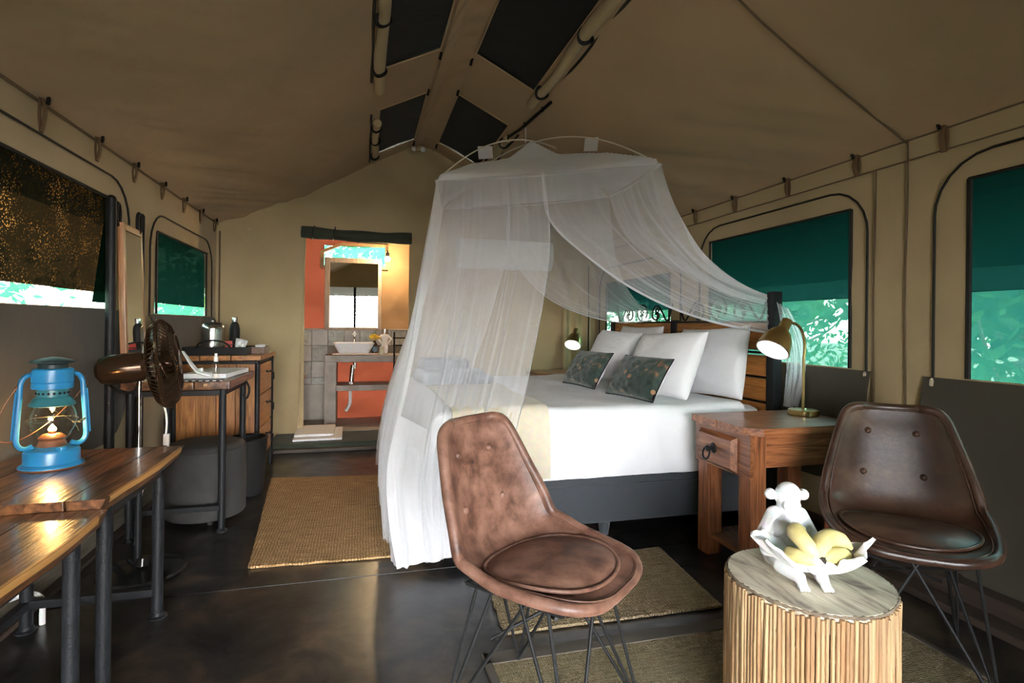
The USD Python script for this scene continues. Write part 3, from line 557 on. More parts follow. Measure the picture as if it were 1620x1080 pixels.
# ---- outside
gr = single('ground', span(-40, 40, -40, 40, -0.5, -0.13, 0.0), 'ground_earth', 'bare sandy ground outside the tent', 'ground', (0, 0, -0.3), kind='structure')
def tree(x, y, h, rad, seed, label, n=5200):
    r = np.random.default_rng(seed); t = thing('bush_tree', label, 'tree', (x, y, -0.13), group=None)
    tr = MB(tube(spline([(x, y, -0.13), (x+0.1, y-0.08, h*0.25), (x-0.06, y+0.1, h*0.5), (x+0.05, y, h*0.8)], 14), np.linspace(0.09, 0.03, 14), 8))
    for k in range(9):
        a = r.random()*2*PI; z = h*(0.15+0.5*r.random()); q = np.array([math.cos(a), math.sin(a), 0])*rad*(0.5+0.4*r.random())
        tr.add(tube(spline([(x, y, z), (x+q[0]*0.5, y+q[1]*0.5, z+0.25), (x+q[0], y+q[1], z+0.5+0.5*r.random())], 8), np.linspace(0.035, 0.010, 8), 6))
    part(t, 'trunk', tr, 'weathered_wood')
    d = r.normal(size=(n, 3)); d /= np.linalg.norm(d, axis=1, keepdims=True); cl = r.integers(0, 26, n); cc = r.normal(size=(26, 3))*np.array([0.42, 0.42, 0.34])
    p = np.array([x, y, h*0.58]) + (cc[cl] + d*(r.random((n, 1))**0.5)*0.42)*np.array([rad, rad, h*0.46])
    p[:, 2] = np.maximum(p[:, 2], 0.05)
    n = len(p); u = r.normal(size=(n, 3)); u /= np.linalg.norm(u, axis=1, keepdims=True); w = np.cross(u, r.normal(size=(n, 3))); w /= np.linalg.norm(w, axis=1, keepdims=True)
    L = 0.05+0.06*r.random((n, 1)); v = np.stack([p-u*L, p+w*L*0.45, p+u*L, p-w*L*0.45], 1).reshape(-1, 3); i = np.arange(n)*4
    part(t, 'foliage', trimesh.Trimesh(v, np.vstack([np.c_[i, i+1, i+2], np.c_[i, i+2, i+3]]), process=False), 'leaf_mix', smooth=False, kind='stuff')
tree(5.6, 3.6, 2.9, 1.15, 1, 'leafy bush seen through the net window behind the brass lamp')
tree(5.2, 6.9, 2.7, 1.25, 2, 'leafy bush seen through the net window behind the bed head')
tree(5.0, 0.6, 2.8, 1.2, 3, 'leafy bush seen through the net window behind the dark chair')
tree(5.4, 11.2, 4.2, 1.6, 4, 'taller leafy bush further off behind the bed head window')
tree(8.4, 9.4, 4.0, 1.7, 9, 'broad leafy bush further off behind the brass lamp window', 6500)
tree(9.0, 5.6, 3.8, 1.5, 10, 'broad leafy bush further off behind the dark chair window', 6500)
tree(-5.0, 3.9, 3.0, 1.2, 5, 'leafy bush outside the glittering lantern side window', 2500)
tree(-5.6, 8.2, 3.2, 1.3, 6, 'leafy bush outside the window behind the mirror', 2500)
tree(-2.6, 8.9, 2.5, 1.0, 8, 'leafy bush whose shade dapples the red bathroom canvas', 900)
tree(0.2, 10.2, 3.4, 1.5, 7, 'leafy bush seen through the bathroom window', 2000)

# ================================================================== FURNITURE
# ---- the bed
bed = thing('bed', 'large white-made double bed on a grey upholstered base with short legs', 'bed', (1.3, 3.72, 0))
BX0, BX1, B0, B1 = 0.36, 2.27, 2.76, 4.68
part(bed, 'base', MB(span(BX0, BX1, B0, B1, 0.085, 0.385, 0.025)), 'grey_fabric')
part(bed, 'base_piping', MB(tube([(BX0, B0-0.002, 0.295), (BX1, B0-0.002, 0.295)], 0.005, 6), tube([(BX0-0.002, B0, 0.295), (BX0-0.002, B1, 0.295)], 0.005, 6)), 'grey_fabric')
for x in (0.45, 1.3, 2.2):
    for y in (2.84, 4.6): part(bed, 'leg', lathe([(0, 0), (0.024, 0), (0.036, 0.09), (0, 0.09)], 16, (x, y, 0)), 'grey_fabric')
part(bed, 'mattress', span(BX0+0.005, BX1, B0+0.01, B1-0.01, 0.38, 0.69, 0.05), 'white_linen')
def drape(x0, x1, off, seed, hemz, ny=150, nx=90, hz_front=0.355, foot=True, r=0.06, z_top=0.70, rough=1.0):
    """Cloth over the bed: hangs over the front side and, with foot, over the foot end too."""
    def path(lo, hi, hl, hh, n):
        # (pos, z): hem, up the side, over, down again
        a = [(lo-0.02-off, hl), (lo-0.022-off, hl+0.1), (lo-0.018-off, z_top-r+off)] + [(lo-0.018-off+r-r*math.cos(t), z_top+off-r+r*math.sin(t)) for t in lin(0.2, PI/2, 5)]
        b = [(2*0+hi+0.018+off-r+r*math.sin(t), z_top+off-r+r*math.cos(t)) for t in lin(0, PI/2-0.2, 5)] + [(hi+0.018+off, z_top-r+off), (hi+0.022+off, hh+0.1), (hi+0.02+off, hh)] if hh is not None else [(hi, z_top+off)]
        p = np.array(a + b); d = np.r_[0, np.cumsum(np.linalg.norm(np.diff(p, axis=0), axis=1))]; s = np.linspace(0, d[-1], n)
        return np.interp(s, d, p[:, 0]), np.interp(s, d, p[:, 1])
    Yp, Yz = path(B0, B1, hz_front, hz_front, ny)
    if foot: Xp, Xz = path(BX0, x1, hemz, None, nx)
    else: Xp, Xz = np.linspace(x0, x1, nx), np.full(nx, 9.0)
    X, Y = np.meshgrid(Xp, Yp, indexing='ij'); Z = np.minimum(Xz[:, None], Yz[None])
    P = np.stack([X, Y, Z], -1); side = np.clip((z_top-0.03-Z)/0.15, 0, 1)
    q = fbm(np.stack([X*3.5+seed, Y*3.5, Z*1.6], -1), 4, seed)-0.5; w = fbm(np.stack([X*9+Z*2, Y*9, Z*1.2], -1), 3, seed+4)-0.5
    P[..., 2] += 0.030*q*(1-side)*rough; P[..., 1] -= np.where(Y < B0+0.03, 1, np.where(Y > B1-0.03, -1, 0))*side*(0.035*w+0.02)*rough; P[..., 0] -= np.where(X < BX0+0.03, 1, 0)*side*(0.05*w+0.03)*rough
    return thick(grid(P), 0.008)
single('duvet', drape(0, 2.12, 0.012, 61, 0.42), 'white_linen', 'plain white duvet cover spread over the whole bed', 'duvet', (1.25, 3.72, 0.7))
single('bed_throw', drape(0.43, 0.93, 0.030, 63, 0, foot=False, hz_front=0.37, nx=40), 'cream_throw', 'cream bed runner laid across the foot of the white bed', 'throw', (0.68, 3.72, 0.72))
# folded slate-grey blankets on the throw
def bundle(c, s, rz, seed):
    m = _tm(rbox((0, 0, 0), s, min(s)*0.42)); m = m.subdivide().subdivide(); v = np.array(m.vertices)
    v += (fbm(v*9+seed, 3, seed)-0.5)[:, None]*np.array([0.03, 0.03, 0.045]); return put(trimesh.Trimesh(v, m.faces), c, rz)
fbk = thing('folded_blanket', 'folded slate grey blanket lying on the cream runner under the net', 'blanket', (0.62, 3.9, 0.74))
part(fbk, 'fold', bundle((0.60, 3.98, 0.785), (0.46, 0.36, 0.11), 0.1, 3), 'slate_blanket'); part(fbk, 'fold', bundle((0.56, 3.99, 0.865), (0.34, 0.30, 0.09), 0.05, 5), 'slate_blanket'); part(fbk, 'fold', bundle((0.76, 3.93, 0.775), (0.22, 0.30, 0.07), 0.25, 8), 'slate_blanket')

# headboard
hb = thing('headboard', 'dark steel bed head with wooden planks and wrought iron scrolls', 'headboard', (2.33, 3.72, 0))
HX = 2.315
for y in (2.735, 3.79, 4.86): part(hb, 'post', span(HX-0.03, HX+0.03, y-0.03, y+0.03, 0, 1.36 if y < 3 else 1.19 if y > 4 else 1.20, 0.004), 'black_steel')
for y0, y1 in ((2.77, 3.755), (3.825, 4.825)):
    for z0, z1 in ((0.50, 0.70), (0.712, 0.845), (0.860, 0.985), (1.015, 1.178)): part(hb, 'plank', rbox((HX, (y0+y1)/2, (z0+z1)/2), (0.032, y1-y0, z1-z0), 0.006, seg=1), 'oak_y')
    for z in (0.706, 0.853, 1.0, 1.185): part(hb, 'rail', rod((HX, y0-0.02, z), (HX, y1+0.02, z), 0.0075, 8), 'wrought_iron')
def scroll(y0, y1, z0, h):
    m = MB(); L = y1-y0; c = lambda u, w: (HX, y0+u*L, z0+w*h)
    m.add(tube(spline([c(0.02, 0.95), c(0.10, 0.05), c(0.26, 0.85), c(0.33, 0.35), c(0.27, 0.1), c(0.22, 0.35), c(0.26, 0.5)], 34), 0.0075, 6))
    m.add(tube(spline([c(0.98, 0.95), c(0.90, 0.05), c(0.74, 0.85), c(0.67, 0.35), c(0.73, 0.1), c(0.78, 0.35), c(0.74, 0.5)], 34), 0.0075, 6))
    m.add(tube(spline([c(0.5+0.085*math.sin(t), 0.5-0.45*math.cos(t)) for t in lin(0.3, 5.4, 16)], 28), 0.0075, 6))
    for u, w in ((0.5, 0.5), (0.25, 0.55), (0.75, 0.55)):
        for k in range(5):
            a = k*2*PI/5+0.3; m.add(ball((HX, y0+u*L+0.022*math.cos(a), z0+w*h+0.022*math.sin(a)), 0.015, (0.4, 1, 0.75), 1))
        m.add(rod(c(u, 0.0), c(u, w), 0.005, 6))
    return m
part(hb, 'scroll', scroll(2.77, 3.76, 1.19, 0.165), 'wrought_iron'); part(hb, 'scroll', scroll(3.82, 4.83, 1.19, 0.15), 'wrought_iron')

# pillows
def pillow(w, h, t, seed, n=44, conc=0.07, wr=0.012):
    u = np.linspace(-1, 1, n); U, V = np.meshgrid(u, u, indexing='ij')
    X = w/2*U*(1-conc*(1-V**2)*np.abs(U)**3); Y = h/2*V*(1-conc*(1-U**2)*np.abs(V)**3)
    T = t/2*np.clip((1-U**2)*(1-V**2), 0, 1)**0.42
    T = T*(1+0.25*(fbm(np.stack([U*2.2, V*2.2, 0*U+seed], -1), 3, seed)-0.5)) + wr*(fbm(np.stack([U*5+V*3, V*5, 0*U+seed], -1), 3, seed+2)-0.5)*np.clip((1-U**2)*(1-V**2)*4, 0, 1)
    a = grid(np.stack([X, Y, T], -1)); b = grid(np.stack([X, Y, -T*0.8], -1)); b.invert()
    m = trimesh.util.concatenate([a, b]); m.merge_vertices(digits_vertex=6); return m
def stand(mesh, c, lean, yaw, tilt=0.0):
    """Stands a pillow (its width along y, its height up) leaning back by lean towards +x, then turned by yaw."""
    m = rot(mesh, tilt, [0, 0, 1]); v = np.array(m.vertices); v = np.c_[v[:, 2]*-1, v[:, 0]*-1, v[:, 1]]; m = trimesh.Trimesh(v, m.faces, process=False); m.fix_normals()
    m = rot(m, lean, [0, 1, 0]); m = rot(m, yaw, [0, 0, 1]); m.apply_translation(c); return m
single('pillow', stand(pillow(0.66, 0.44, 0.20, 1), (2.15, 4.10, 0.94), 0.22, 0.02), 'grey_linen', 'white pillow mostly hidden, leaning on the far half of the bed head', 'pillow', (2.13, 4.10, 0.74), 60)
single('pillow', stand(pillow(0.66, 0.45, 0.20, 2), (2.155, 3.12, 0.93), 0.17, 0.05, 0.05), 'grey_linen', 'white pillow nearest the brass lamp, behind the plumper one', 'pillow', (2.14, 3.1, 0.74), 60)
single('pillow', stand(pillow(0.64, 0.42, 0.22, 3), (1.89, 4.02, 0.92), 0.42, 0.05, -0.03), 'white_linen', 'white pillow standing behind the darker green cushion at the far side', 'pillow', (1.93, 4.0, 0.74), 60)
single('pillow', stand(pillow(0.66, 0.44, 0.22, 4), (1.865, 3.20, 0.91), 0.40, 0.10, 0.04), 'white_linen', 'plump white pillow at the front, behind the green cushion with white edge', 'pillow', (1.93, 3.15, 0.74), 60)
def cushion(c, lean, yaw, seed, label):
    t = thing('cushion', label, 'cushion', (c[0], c[1], 0.72)); p = pillow(0.46, 0.28, 0.13, seed, conc=0.05, wr=0.02)
    v, f = np.array(p.vertices), np.array(p.faces); fr = v[f].mean(1)[:, 2] > -0.002
    a, b = trimesh.Trimesh(v, f[fr], process=False), trimesh.Trimesh(v, f[~fr], process=False)
    S = lambda m: stand(m, c, lean, yaw)
    a2 = trimesh.Trimesh(v*np.array([1, 1, 1]), f[fr], process=False); part(t, 'front', S(a2), 'cushion_print', smooth=True); part(t, 'back', S(b), 'white_linen', 'plain white back', smooth=True)
    u = lin(-1, 1, 20); e = [(0.23*q*(1-0.0), -0.14*(1-0.05*(1-q*q)), 0) for q in u] + [(0.23*(1-0.05*(1-q*q)), 0.14*q, 0) for q in u] + [(-0.23*q, 0.14*(1-0.05*(1-q*q)), 0) for q in u] + [(-0.23*(1-0.05*(1-q*q)), -0.14*q, 0) for q in u]
    e = np.array(e)[np.r_[0:19, 20:39, 40:59, 60:79]]
    part(t, 'piping', S(tube(e, 0.004, 6, closed=True)), 'matte_black'); part(t, 'tag', S(put(rbox((0, 0, 0), (0.018, 0.035, 0.003), 0.001), (0.225, -0.11, 0.008))), 'matte_black')
cushion((1.55, 3.70, 0.845), 0.55, 0.12, 6, 'dark green printed cushion further from the lamp'); cushion((1.60, 3.03, 0.845), 0.55, 0.16, 7, 'dark green printed cushion nearer the lamp, showing its white edge')

# ---- mosquito net
mn = thing('mosquito_net', 'white mosquito net hung over the bed and tied back to the bed head', 'mosquito net', (1.18, 4.06, 2.1))
FL, FR, BR, BLc = (np.array(p) for p in ((0.478, 3.82, 2.136), (1.75, 3.05, 2.142), (1.97, 4.27, 2.225), (0.70, 5.08, 2.20)))
AP = np.array([1.18, 4.06, 2.56])
def bil(s, t): s, t = np.asarray(s)[..., None], np.asarray(t)[..., None]; return (1-s)*(1-t)*FL + s*(1-t)*FR + s*t*BR + (1-s)*t*BLc
def canopy():
    S, T = np.meshgrid(lin(0, 1, 61), lin(0, 1, 61), indexing='ij'); P = bil(S, T); a, b = np.abs(2*S-1), np.abs(2*T-1)
    d = np.maximum(a, b)                             # 0 at the apex, 1 on the frame
    tent = (1-d)**1.55; hump = 0.135*(1-np.abs(a-b))*(1-d)**0.35*np.clip(d*1.6, 0, 1)
    P[..., 2] += (AP[2]-2.18)*(0.72*tent + 0.28*np.clip(1-4*d, 0, 1)) + hump + 0.012*(fbm(np.stack([S*14, T*14, 0*S], -1), 2, 5)-0.5)*d*(1-d)*4
    return grid(P)
part(mn, 'canopy', canopy(), 'net_top', smooth=True)
def bow(A, B, h): return tube(spline([A, A+(B-A)*0.2+np.array([0, 0, h*0.66]), (A+B)/2+np.array([0, 0, h]), A+(B-A)*0.8+np.array([0, 0, h*0.66]), B], 40), 0.0055, 6)
part(mn, 'bow', bow(FL, BR, 0.37), 'cream_throw'); part(mn, 'bow', bow(FR, BLc, 0.37), 'cream_throw')
part(mn, 'hanging_strap', tube([AP+np.array([0, 0, -0.02]), (1.178, 4.06, 2.665)], 0.016, 8, flat=0.25), 'net_tape')
for A, B, f in ((FL, BR, 0.24), (FL, BR, 0.76), (FR, BLc, 0.24), (FR, BLc, 0.76)):
    p = A+(B-A)*f+np.array([0, 0, 0.26]); d = unit(B-A)
    part(mn, 'bow_tab', grid([[p-d*0.06+np.array([0, 0, 0.012]), p-d*0.05-np.array([0, 0, 0.08])], [p+d*0.06+np.array([0, 0, 0.028]), p+d*0.07-np.array([0, 0, 0.06])]]), 'net_tape')
def tape(path, w=0.014, name='tape'): part(mn, name, tube(path, w, 6, flat=0.22), 'net_tape')
for A, B in ((FL, FR), (FR, BR), (BR, BLc), (BLc, FL)): tape([A+(B-A)*t-np.array([0, 0, 0.02*math.sin(t*PI)]) for t in lin(0, 1, 10)], 0.013, 'frame_tape')
def ruled(L, R, n_u, n_v, folds, amp, seed, sag=0.0, grow=1.0, out=None, tie=False):
    """Netting between two edge curves, gathered in folds that deepen downwards."""
    L, R = spline(L, n_v), spline(R, n_v); u = lin(0, 1, n_u)[:, None, None]; P = L[None]*(1-u)+R[None]*u; v = lin(0, 1, n_v)[None, :]; uu = lin(0, 1, n_u)[:, None]
    du = unit(R.mean(0)-L.mean(0)); nrm = np.gradient(P, axis=0); tv = np.gradient(P, axis=1); n = np.cross(nrm, tv); n /= np.linalg.norm(n, axis=-1, keepdims=True)+1e-9
    ph = 9.0*fbm(np.stack([uu*4+0*v, v*0.9+0*uu, 0*uu*v+seed], -1), 3, seed)
    d = (1-0.92*v**3 if tie else 1.0)*amp*(0.12+0.88*v**grow)*(np.sin(2*PI*folds*0.55*uu+ph*2.2)+0.32*np.sin(2*PI*folds*1.6*uu+ph*3.1))*(0.55+0.9*fbm(np.stack([uu*folds*0.7+0*v, v*1.5+0*uu, 0*uu*v], -1), 2, seed+1))
    env = np.minimum(1, 14*np.minimum(uu, 1-uu)); P = P + n*(d*env)[..., None]; P[..., 2] -= sag*np.sin(uu*PI)*np.sin(v*PI)
    return grid(P)
MT = FL+(FR-FL)*0.50; MS = np.array([1.135, 3.36, 1.835])                    # top of the front split, and where it parts
edgeL = [FL, (0.40, 3.55, 1.75), (0.31, 3.25, 1.30), (0.21, 2.90, 0.85), (0.12, 2.68, 0.45), (0.16, 2.60, 0.03)]
edgeM = [MT, MS, (1.055, 3.15, 1.43), (0.905, 2.90, 1.03), (0.775, 2.70, 0.72), (0.685, 2.62, 0.44), (0.64, 2.61, 0.085)]
part(mn, 'net_panel', ruled(edgeL, edgeM, 220, 70, 12, 0.026, 71, grow=1.2), 'netting', smooth=True)
part(mn, 'net_hem', ruled([(0.175, 2.80, 0.70), (0.115, 2.67, 0.45), (0.12, 2.615, 0.28), (0.16, 2.575, 0.035)], [(0.72, 2.66, 0.42), (0.69, 2.615, 0.34), (0.67, 2.595, 0.22), (0.65, 2.585, 0.085)], 120, 24, 4, 0.018, 78), 'net_tape', smooth=True)
edgeB = [BLc, (0.60, 5.0, 1.7), (0.45, 4.92, 1.2), (0.30, 4.86, 0.8), (0.20, 4.80, 0.4), (0.16, 4.74, 0.04)]
part(mn, 'net_panel', ruled(edgeL, edgeB, 260, 60, 24, 0.036, 72, grow=0.8), 'netting', smooth=True)
TIE = np.array([2.27, 2.79, 1.27]); TIE2 = np.array([2.25, 3.80, 1.10])
edgeR = [MT, MS, (1.30, 3.24, 1.62), (1.52, 3.10, 1.42), (1.78, 2.95, 1.26), (2.05, 2.83, 1.165), (2.29, 2.745, 1.12)]
edgeF = [FR, (1.80, 3.02, 1.95), (1.88, 2.97, 1.75), (1.98, 2.90, 1.56), (2.10, 2.84, 1.44), (2.20, 2.80, 1.38), (2.33, 2.74, 1.33)]
part(mn, 'net_panel', ruled(edgeR, edgeF, 160, 70, 5, 0.034, 73, grow=0.6, tie=True), 'netting', smooth=True)
edgeS = [BR, (2.02, 4.15, 1.95), (2.10, 3.85, 1.70), (2.20, 3.45, 1.50), (2.27, 3.10, 1.36), (2.31, 2.88, 1.30), (2.35, 2.76, 1.27)]
part(mn, 'net_panel', ruled(edgeF, edgeS, 140, 60, 4, 0.034, 74, grow=0.6, tie=True), 'netting', smooth=True)
BT = BLc+(BR-BLc)*0.42; BS = np.array([1.24, 4.78, 1.85])
edgeQ = [BT, BS, (1.36, 4.72, 1.60), (1.60, 4.60, 1.36), (1.90, 4.40, 1.22), (2.10, 4.2, 1.18), (2.25, 4.05, 1.20)]
edgeP = [BR, (2.0, 4.27, 1.95), (2.04, 4.26, 1.7), (2.10, 4.24, 1.52), (2.16, 4.2, 1.40), (2.22, 4.15, 1.32), (2.28, 4.08, 1.28)]
part(mn, 'net_panel', ruled(edgeQ, edgeP, 120, 60, 4, 0.034, 75, grow=0.6, tie=True), 'netting', smooth=True)
edgeK = [BT, BS, (1.16, 4.80, 1.5), (1.05, 4.82, 1.1), (0.95, 4.84, 0.80), (0.9, 4.86, 0.4)]
part(mn, 'net_panel', ruled(edgeB, edgeK, 140, 50, 12, 0.02, 76, grow=1.0), 'netting', smooth=True)
for e, w in ((edgeM, 0.010), (edgeR, 0.011), (edgeQ, 0.009), (edgeK, 0.008)): tape(spline(e, 40), w, 'edge_tape')
part(mn, 'net_tail', ruled([(2.30, 2.70, 1.30), (2.33, 2.67, 1.05), (2.34, 2.66, 0.82), (2.335, 2.66, 0.70)], [(2.40, 2.72, 1.26), (2.46, 2.66, 1.05), (2.45, 2.65, 0.85), (2.41, 2.655, 0.70)], 60, 40, 6, 0.022, 77), 'netting', smooth=True)

# ---- bedside tables
def nightstand(name, label, x0, x1, y0, y1, z):
    t = thing(name, label, 'bedside table', ((x0+x1)/2, (y0+y1)/2, 0)); l = 0.085
    top = Polygon([(x0-0.035, y0+0.01), (x0+0.03, y0-0.045), (x0+0.25, y0-0.035), (x1-0.02, y0-0.03), (x1, y0+0.0), (x1, y1+0.02), (x0-0.03, y1+0.02)])
    half = y0+(y1-y0)*0.52
    for a, b in ((y0-0.1, half-0.001), (half+0.001, y1+0.1)):
        g = top.intersection(sbox(x0-1, a, x1+1, b)).buffer(-0.004).buffer(0.004); part(t, 'top_board', extr(g, 0.034, 'z', z-0.034), 'red_wood_x')
    for a, b in ((x0, y0), (x0, y1-l), (x1-l-0.04, y0), (x1-l-0.04, y1-l)): part(t, 'leg', span(a, a+l, b, b+l, 0, z-0.034, 0.006), 'red_wood_z')
    part(t, 'side_apron', span(x0+l, x1-l-0.04, y0+0.012, y0+0.035, z-0.19, z-0.036, 0.003), 'red_wood_x'); part(t, 'side_apron', span(x0+l, x1-l-0.04, y1-0.035, y1-0.012, z-0.19, z-0.036, 0.003), 'red_wood_x')
    part(t, 'drawer_frame', span(x0-0.012, x0+0.01, y0-0.01, y1+0.01, z-0.235, z-0.036, 0.004), 'red_wood_y')
    d = part(t, 'drawer', m3.Manifold.hull_points(np.array([(x0-0.014, y0+0.075, z-0.225), (x0-0.014, y1-0.045, z-0.225), (x0-0.014, y0+0.075, z-0.06), (x0-0.014, y1-0.045, z-0.06), (x0-0.040, y0+0.092, z-0.208), (x0-0.040, y1-0.062, z-0.208), (x0-0.040, y0+0.092, z-0.077), (x0-0.040, y1-0.062, z-0.077)])), 'red_wood_y', smooth=False)
    yc = (y0+y1)/2+0.015; zc = z-0.135
    k = MB(lathe([(0, 0), (0.026, 0.002), (0.022, 0.008), (0.010, 0.012), (0.009, 0.028), (0.015, 0.036), (0.008, 0.045), (0, 0.046)], 16)); km = rot(_tm(k), -PI/2, [0, 1, 0]); km.apply_translation((x0-0.040, yc, zc))
    ring = tube([(x0-0.082+0.006*math.cos(a), yc+0.026*math.sin(a), zc-0.022+0.028*math.cos(a)) for a in lin(0, 2*PI, 24)[:-1]], 0.0045, 6, closed=True)
    part(d, 'ring_pull', MB(km, ring), 'wrought_iron')
    for k in range(3):
        a = x0+0.02+k*0.155; part(t, 'shelf_board', span(a, a+0.15, y0+0.02, y1-0.02, 0.085, 0.11, 0.004), 'red_wood_y')
    for yy in (y0+0.05, y1-0.06): part(t, 'shelf_rail', span(x0+0.02, x1-0.05, yy-0.02, yy+0.02, 0.035, 0.085, 0.003), 'red_wood_x')
    return t
nightstand('bedside_table', 'rustic reddish wooden bedside table with ring-pull drawer beside the leather chair', 1.69, 2.30, 2.135, 2.54, 0.70)
nightstand('bedside_table', 'wooden bedside table beyond the bed under the small far lamp', 1.62, 2.20, 4.95, 5.36, 0.70)
def desk_lamp(label, base, dirx, diry, H, reach, s=1.0):
    """Brass table lamp: round base, straight stem that bends over, bell shade."""
    b = np.array(base, float); t = thing('brass_lamp', label, 'table lamp', base); d = unit([dirx, diry, 0])
    part(t, 'base', lathe([(0, 0), (0.072*s, 0), (0.074*s, 0.004), (0.074*s, 0.024), (0.070*s, 0.028), (0.02, 0.030), (0.012, 0.036), (0, 0.036)], 40, b), 'brass')
    stem = spline([b+[0, 0, 0.03], b+[0, 0, H*0.55], b+np.r_[0, 0, H*0.83], b+d*reach*0.14+[0, 0, H*0.955], b+d*reach*0.40+[0, 0, H*1.0], b+d*reach*0.56+[0, 0, H*0.985]], 40)
    stem[:20, :2] = b[:2] + 0*stem[:20, :2]
    part(t, 'stem', tube(stem, 0.0075*s, 10), 'brass')
    ax = unit(d*0.62*-1 + np.array([0, 0, 0.78]))               # the shade's axis, from its mouth up to its neck
    neck = b+d*reach*0.62+np.array([0, 0, H*0.965]); prof = [(0.0, 0.035), (0.026, 0.035), (0.027, -0.02), (0.029, -0.022), (0.050, -0.045), (0.070, -0.085), (0.082, -0.150), (0.079, -0.150), (0.066, -0.085), (0.045, -0.048), (0.0, -0.046)]
    R = trimesh.geometry.align_vectors([0, 0, 1], ax)
    sh = lathe([(r*s, z*s) for r, z in prof], 36); sh.apply_transform(R); sh.apply_translation(neck); sd = part(t, 'shade', sh, 'brass')
    li = lathe([(r*s*0.96, z*s-0.003) for r, z in prof[6:]], 36); li.apply_transform(R); li.apply_translation(neck); part(t, 'shade_lining', li, 'white_plastic', 'white inside of the shade')
    bu = lathe([(0, -0.125*s), (0.03*s, -0.120*s), (0.05*s, -0.105*s), (0.052*s, -0.10*s), (0, -0.095*s)], 24); bu.apply_transform(R); bu.apply_translation(neck); part(t, 'bulb', bu, 'lamp_diffuser')
    return t
desk_lamp('large brass table lamp standing on the near bedside table', (2.215, 2.40, 0.70), -0.97, -0.25, 0.475, 0.26, 1.0)
desk_lamp('small brass lamp lit at the far side of the bed', (2.03, 5.06, 0.70), -0.6, -0.8, 0.40, 0.20, 1.0)

# ---- shell chairs
PROF = [(0.246, 0.442, 0.030), (0.241, 0.446, 0.085), (0.226, 0.450, 0.142), (0.195, 0.453, 0.186), (0.12, 0.448, 0.219), (0.03, 0.438, 0.237), (-0.07, 0.431, 0.242), (-0.135, 0.440, 0.240), (-0.178, 0.475, 0.238), (-0.205, 0.535, 0.231), (-0.228, 0.61, 0.215), (-0.250, 0.69, 0.194), (-0.268, 0.757, 0.174), (-0.277, 0.788, 0.163), (-0.282, 0.808, 0.151), (-0.2855, 0.823, 0.132), (-0.287, 0.831, 0.104)]
def shell_surface(ns=120, nt=41, off=0.0, grow=0.0, s0=0.0, s1=1.0):
    p = np.array(PROF); c = spline(np.c_[p[:, 0], p[:, 1], p[:, 2]], 300); s = np.linspace(s0, s1, ns); k = s*(len(c)-1); i = np.clip(k.astype(int), 0, len(c)-2); f = (k-i)[:, None]; q = c[i]*(1-f)+c[i+1]*f
    t = np.linspace(-1, 1, nt); hw = q[:, 2]+grow
    tang = np.gradient(q[:, :2], axis=0); tang /= np.linalg.norm(tang, axis=1, keepdims=True); nrm = np.c_[tang[:, 1], -tang[:, 0]]        # towards the sitter
    from scipy.interpolate import PchipInterpolator as Pc
    curl = Pc([0, 0.12, 0.35, 0.5, 0.62, 0.8, 1.0], [0.0, 0.006, 0.045, 0.085, 0.085, 0.060, 0.030])(s)
    T, S = np.meshgrid(t, s); w = np.abs(T)**2.4
    edge = np.sin(T*PI/2*0.97)/math.sin(PI/2*0.97)
    X = hw[:, None]*(0.35*edge+0.65*T); d = curl[:, None]*w+off
    return np.stack([q[:, :1]+nrm[:, :1]*d, X, q[:, 1:2]+nrm[:, 1:2]*d], -1), s, t
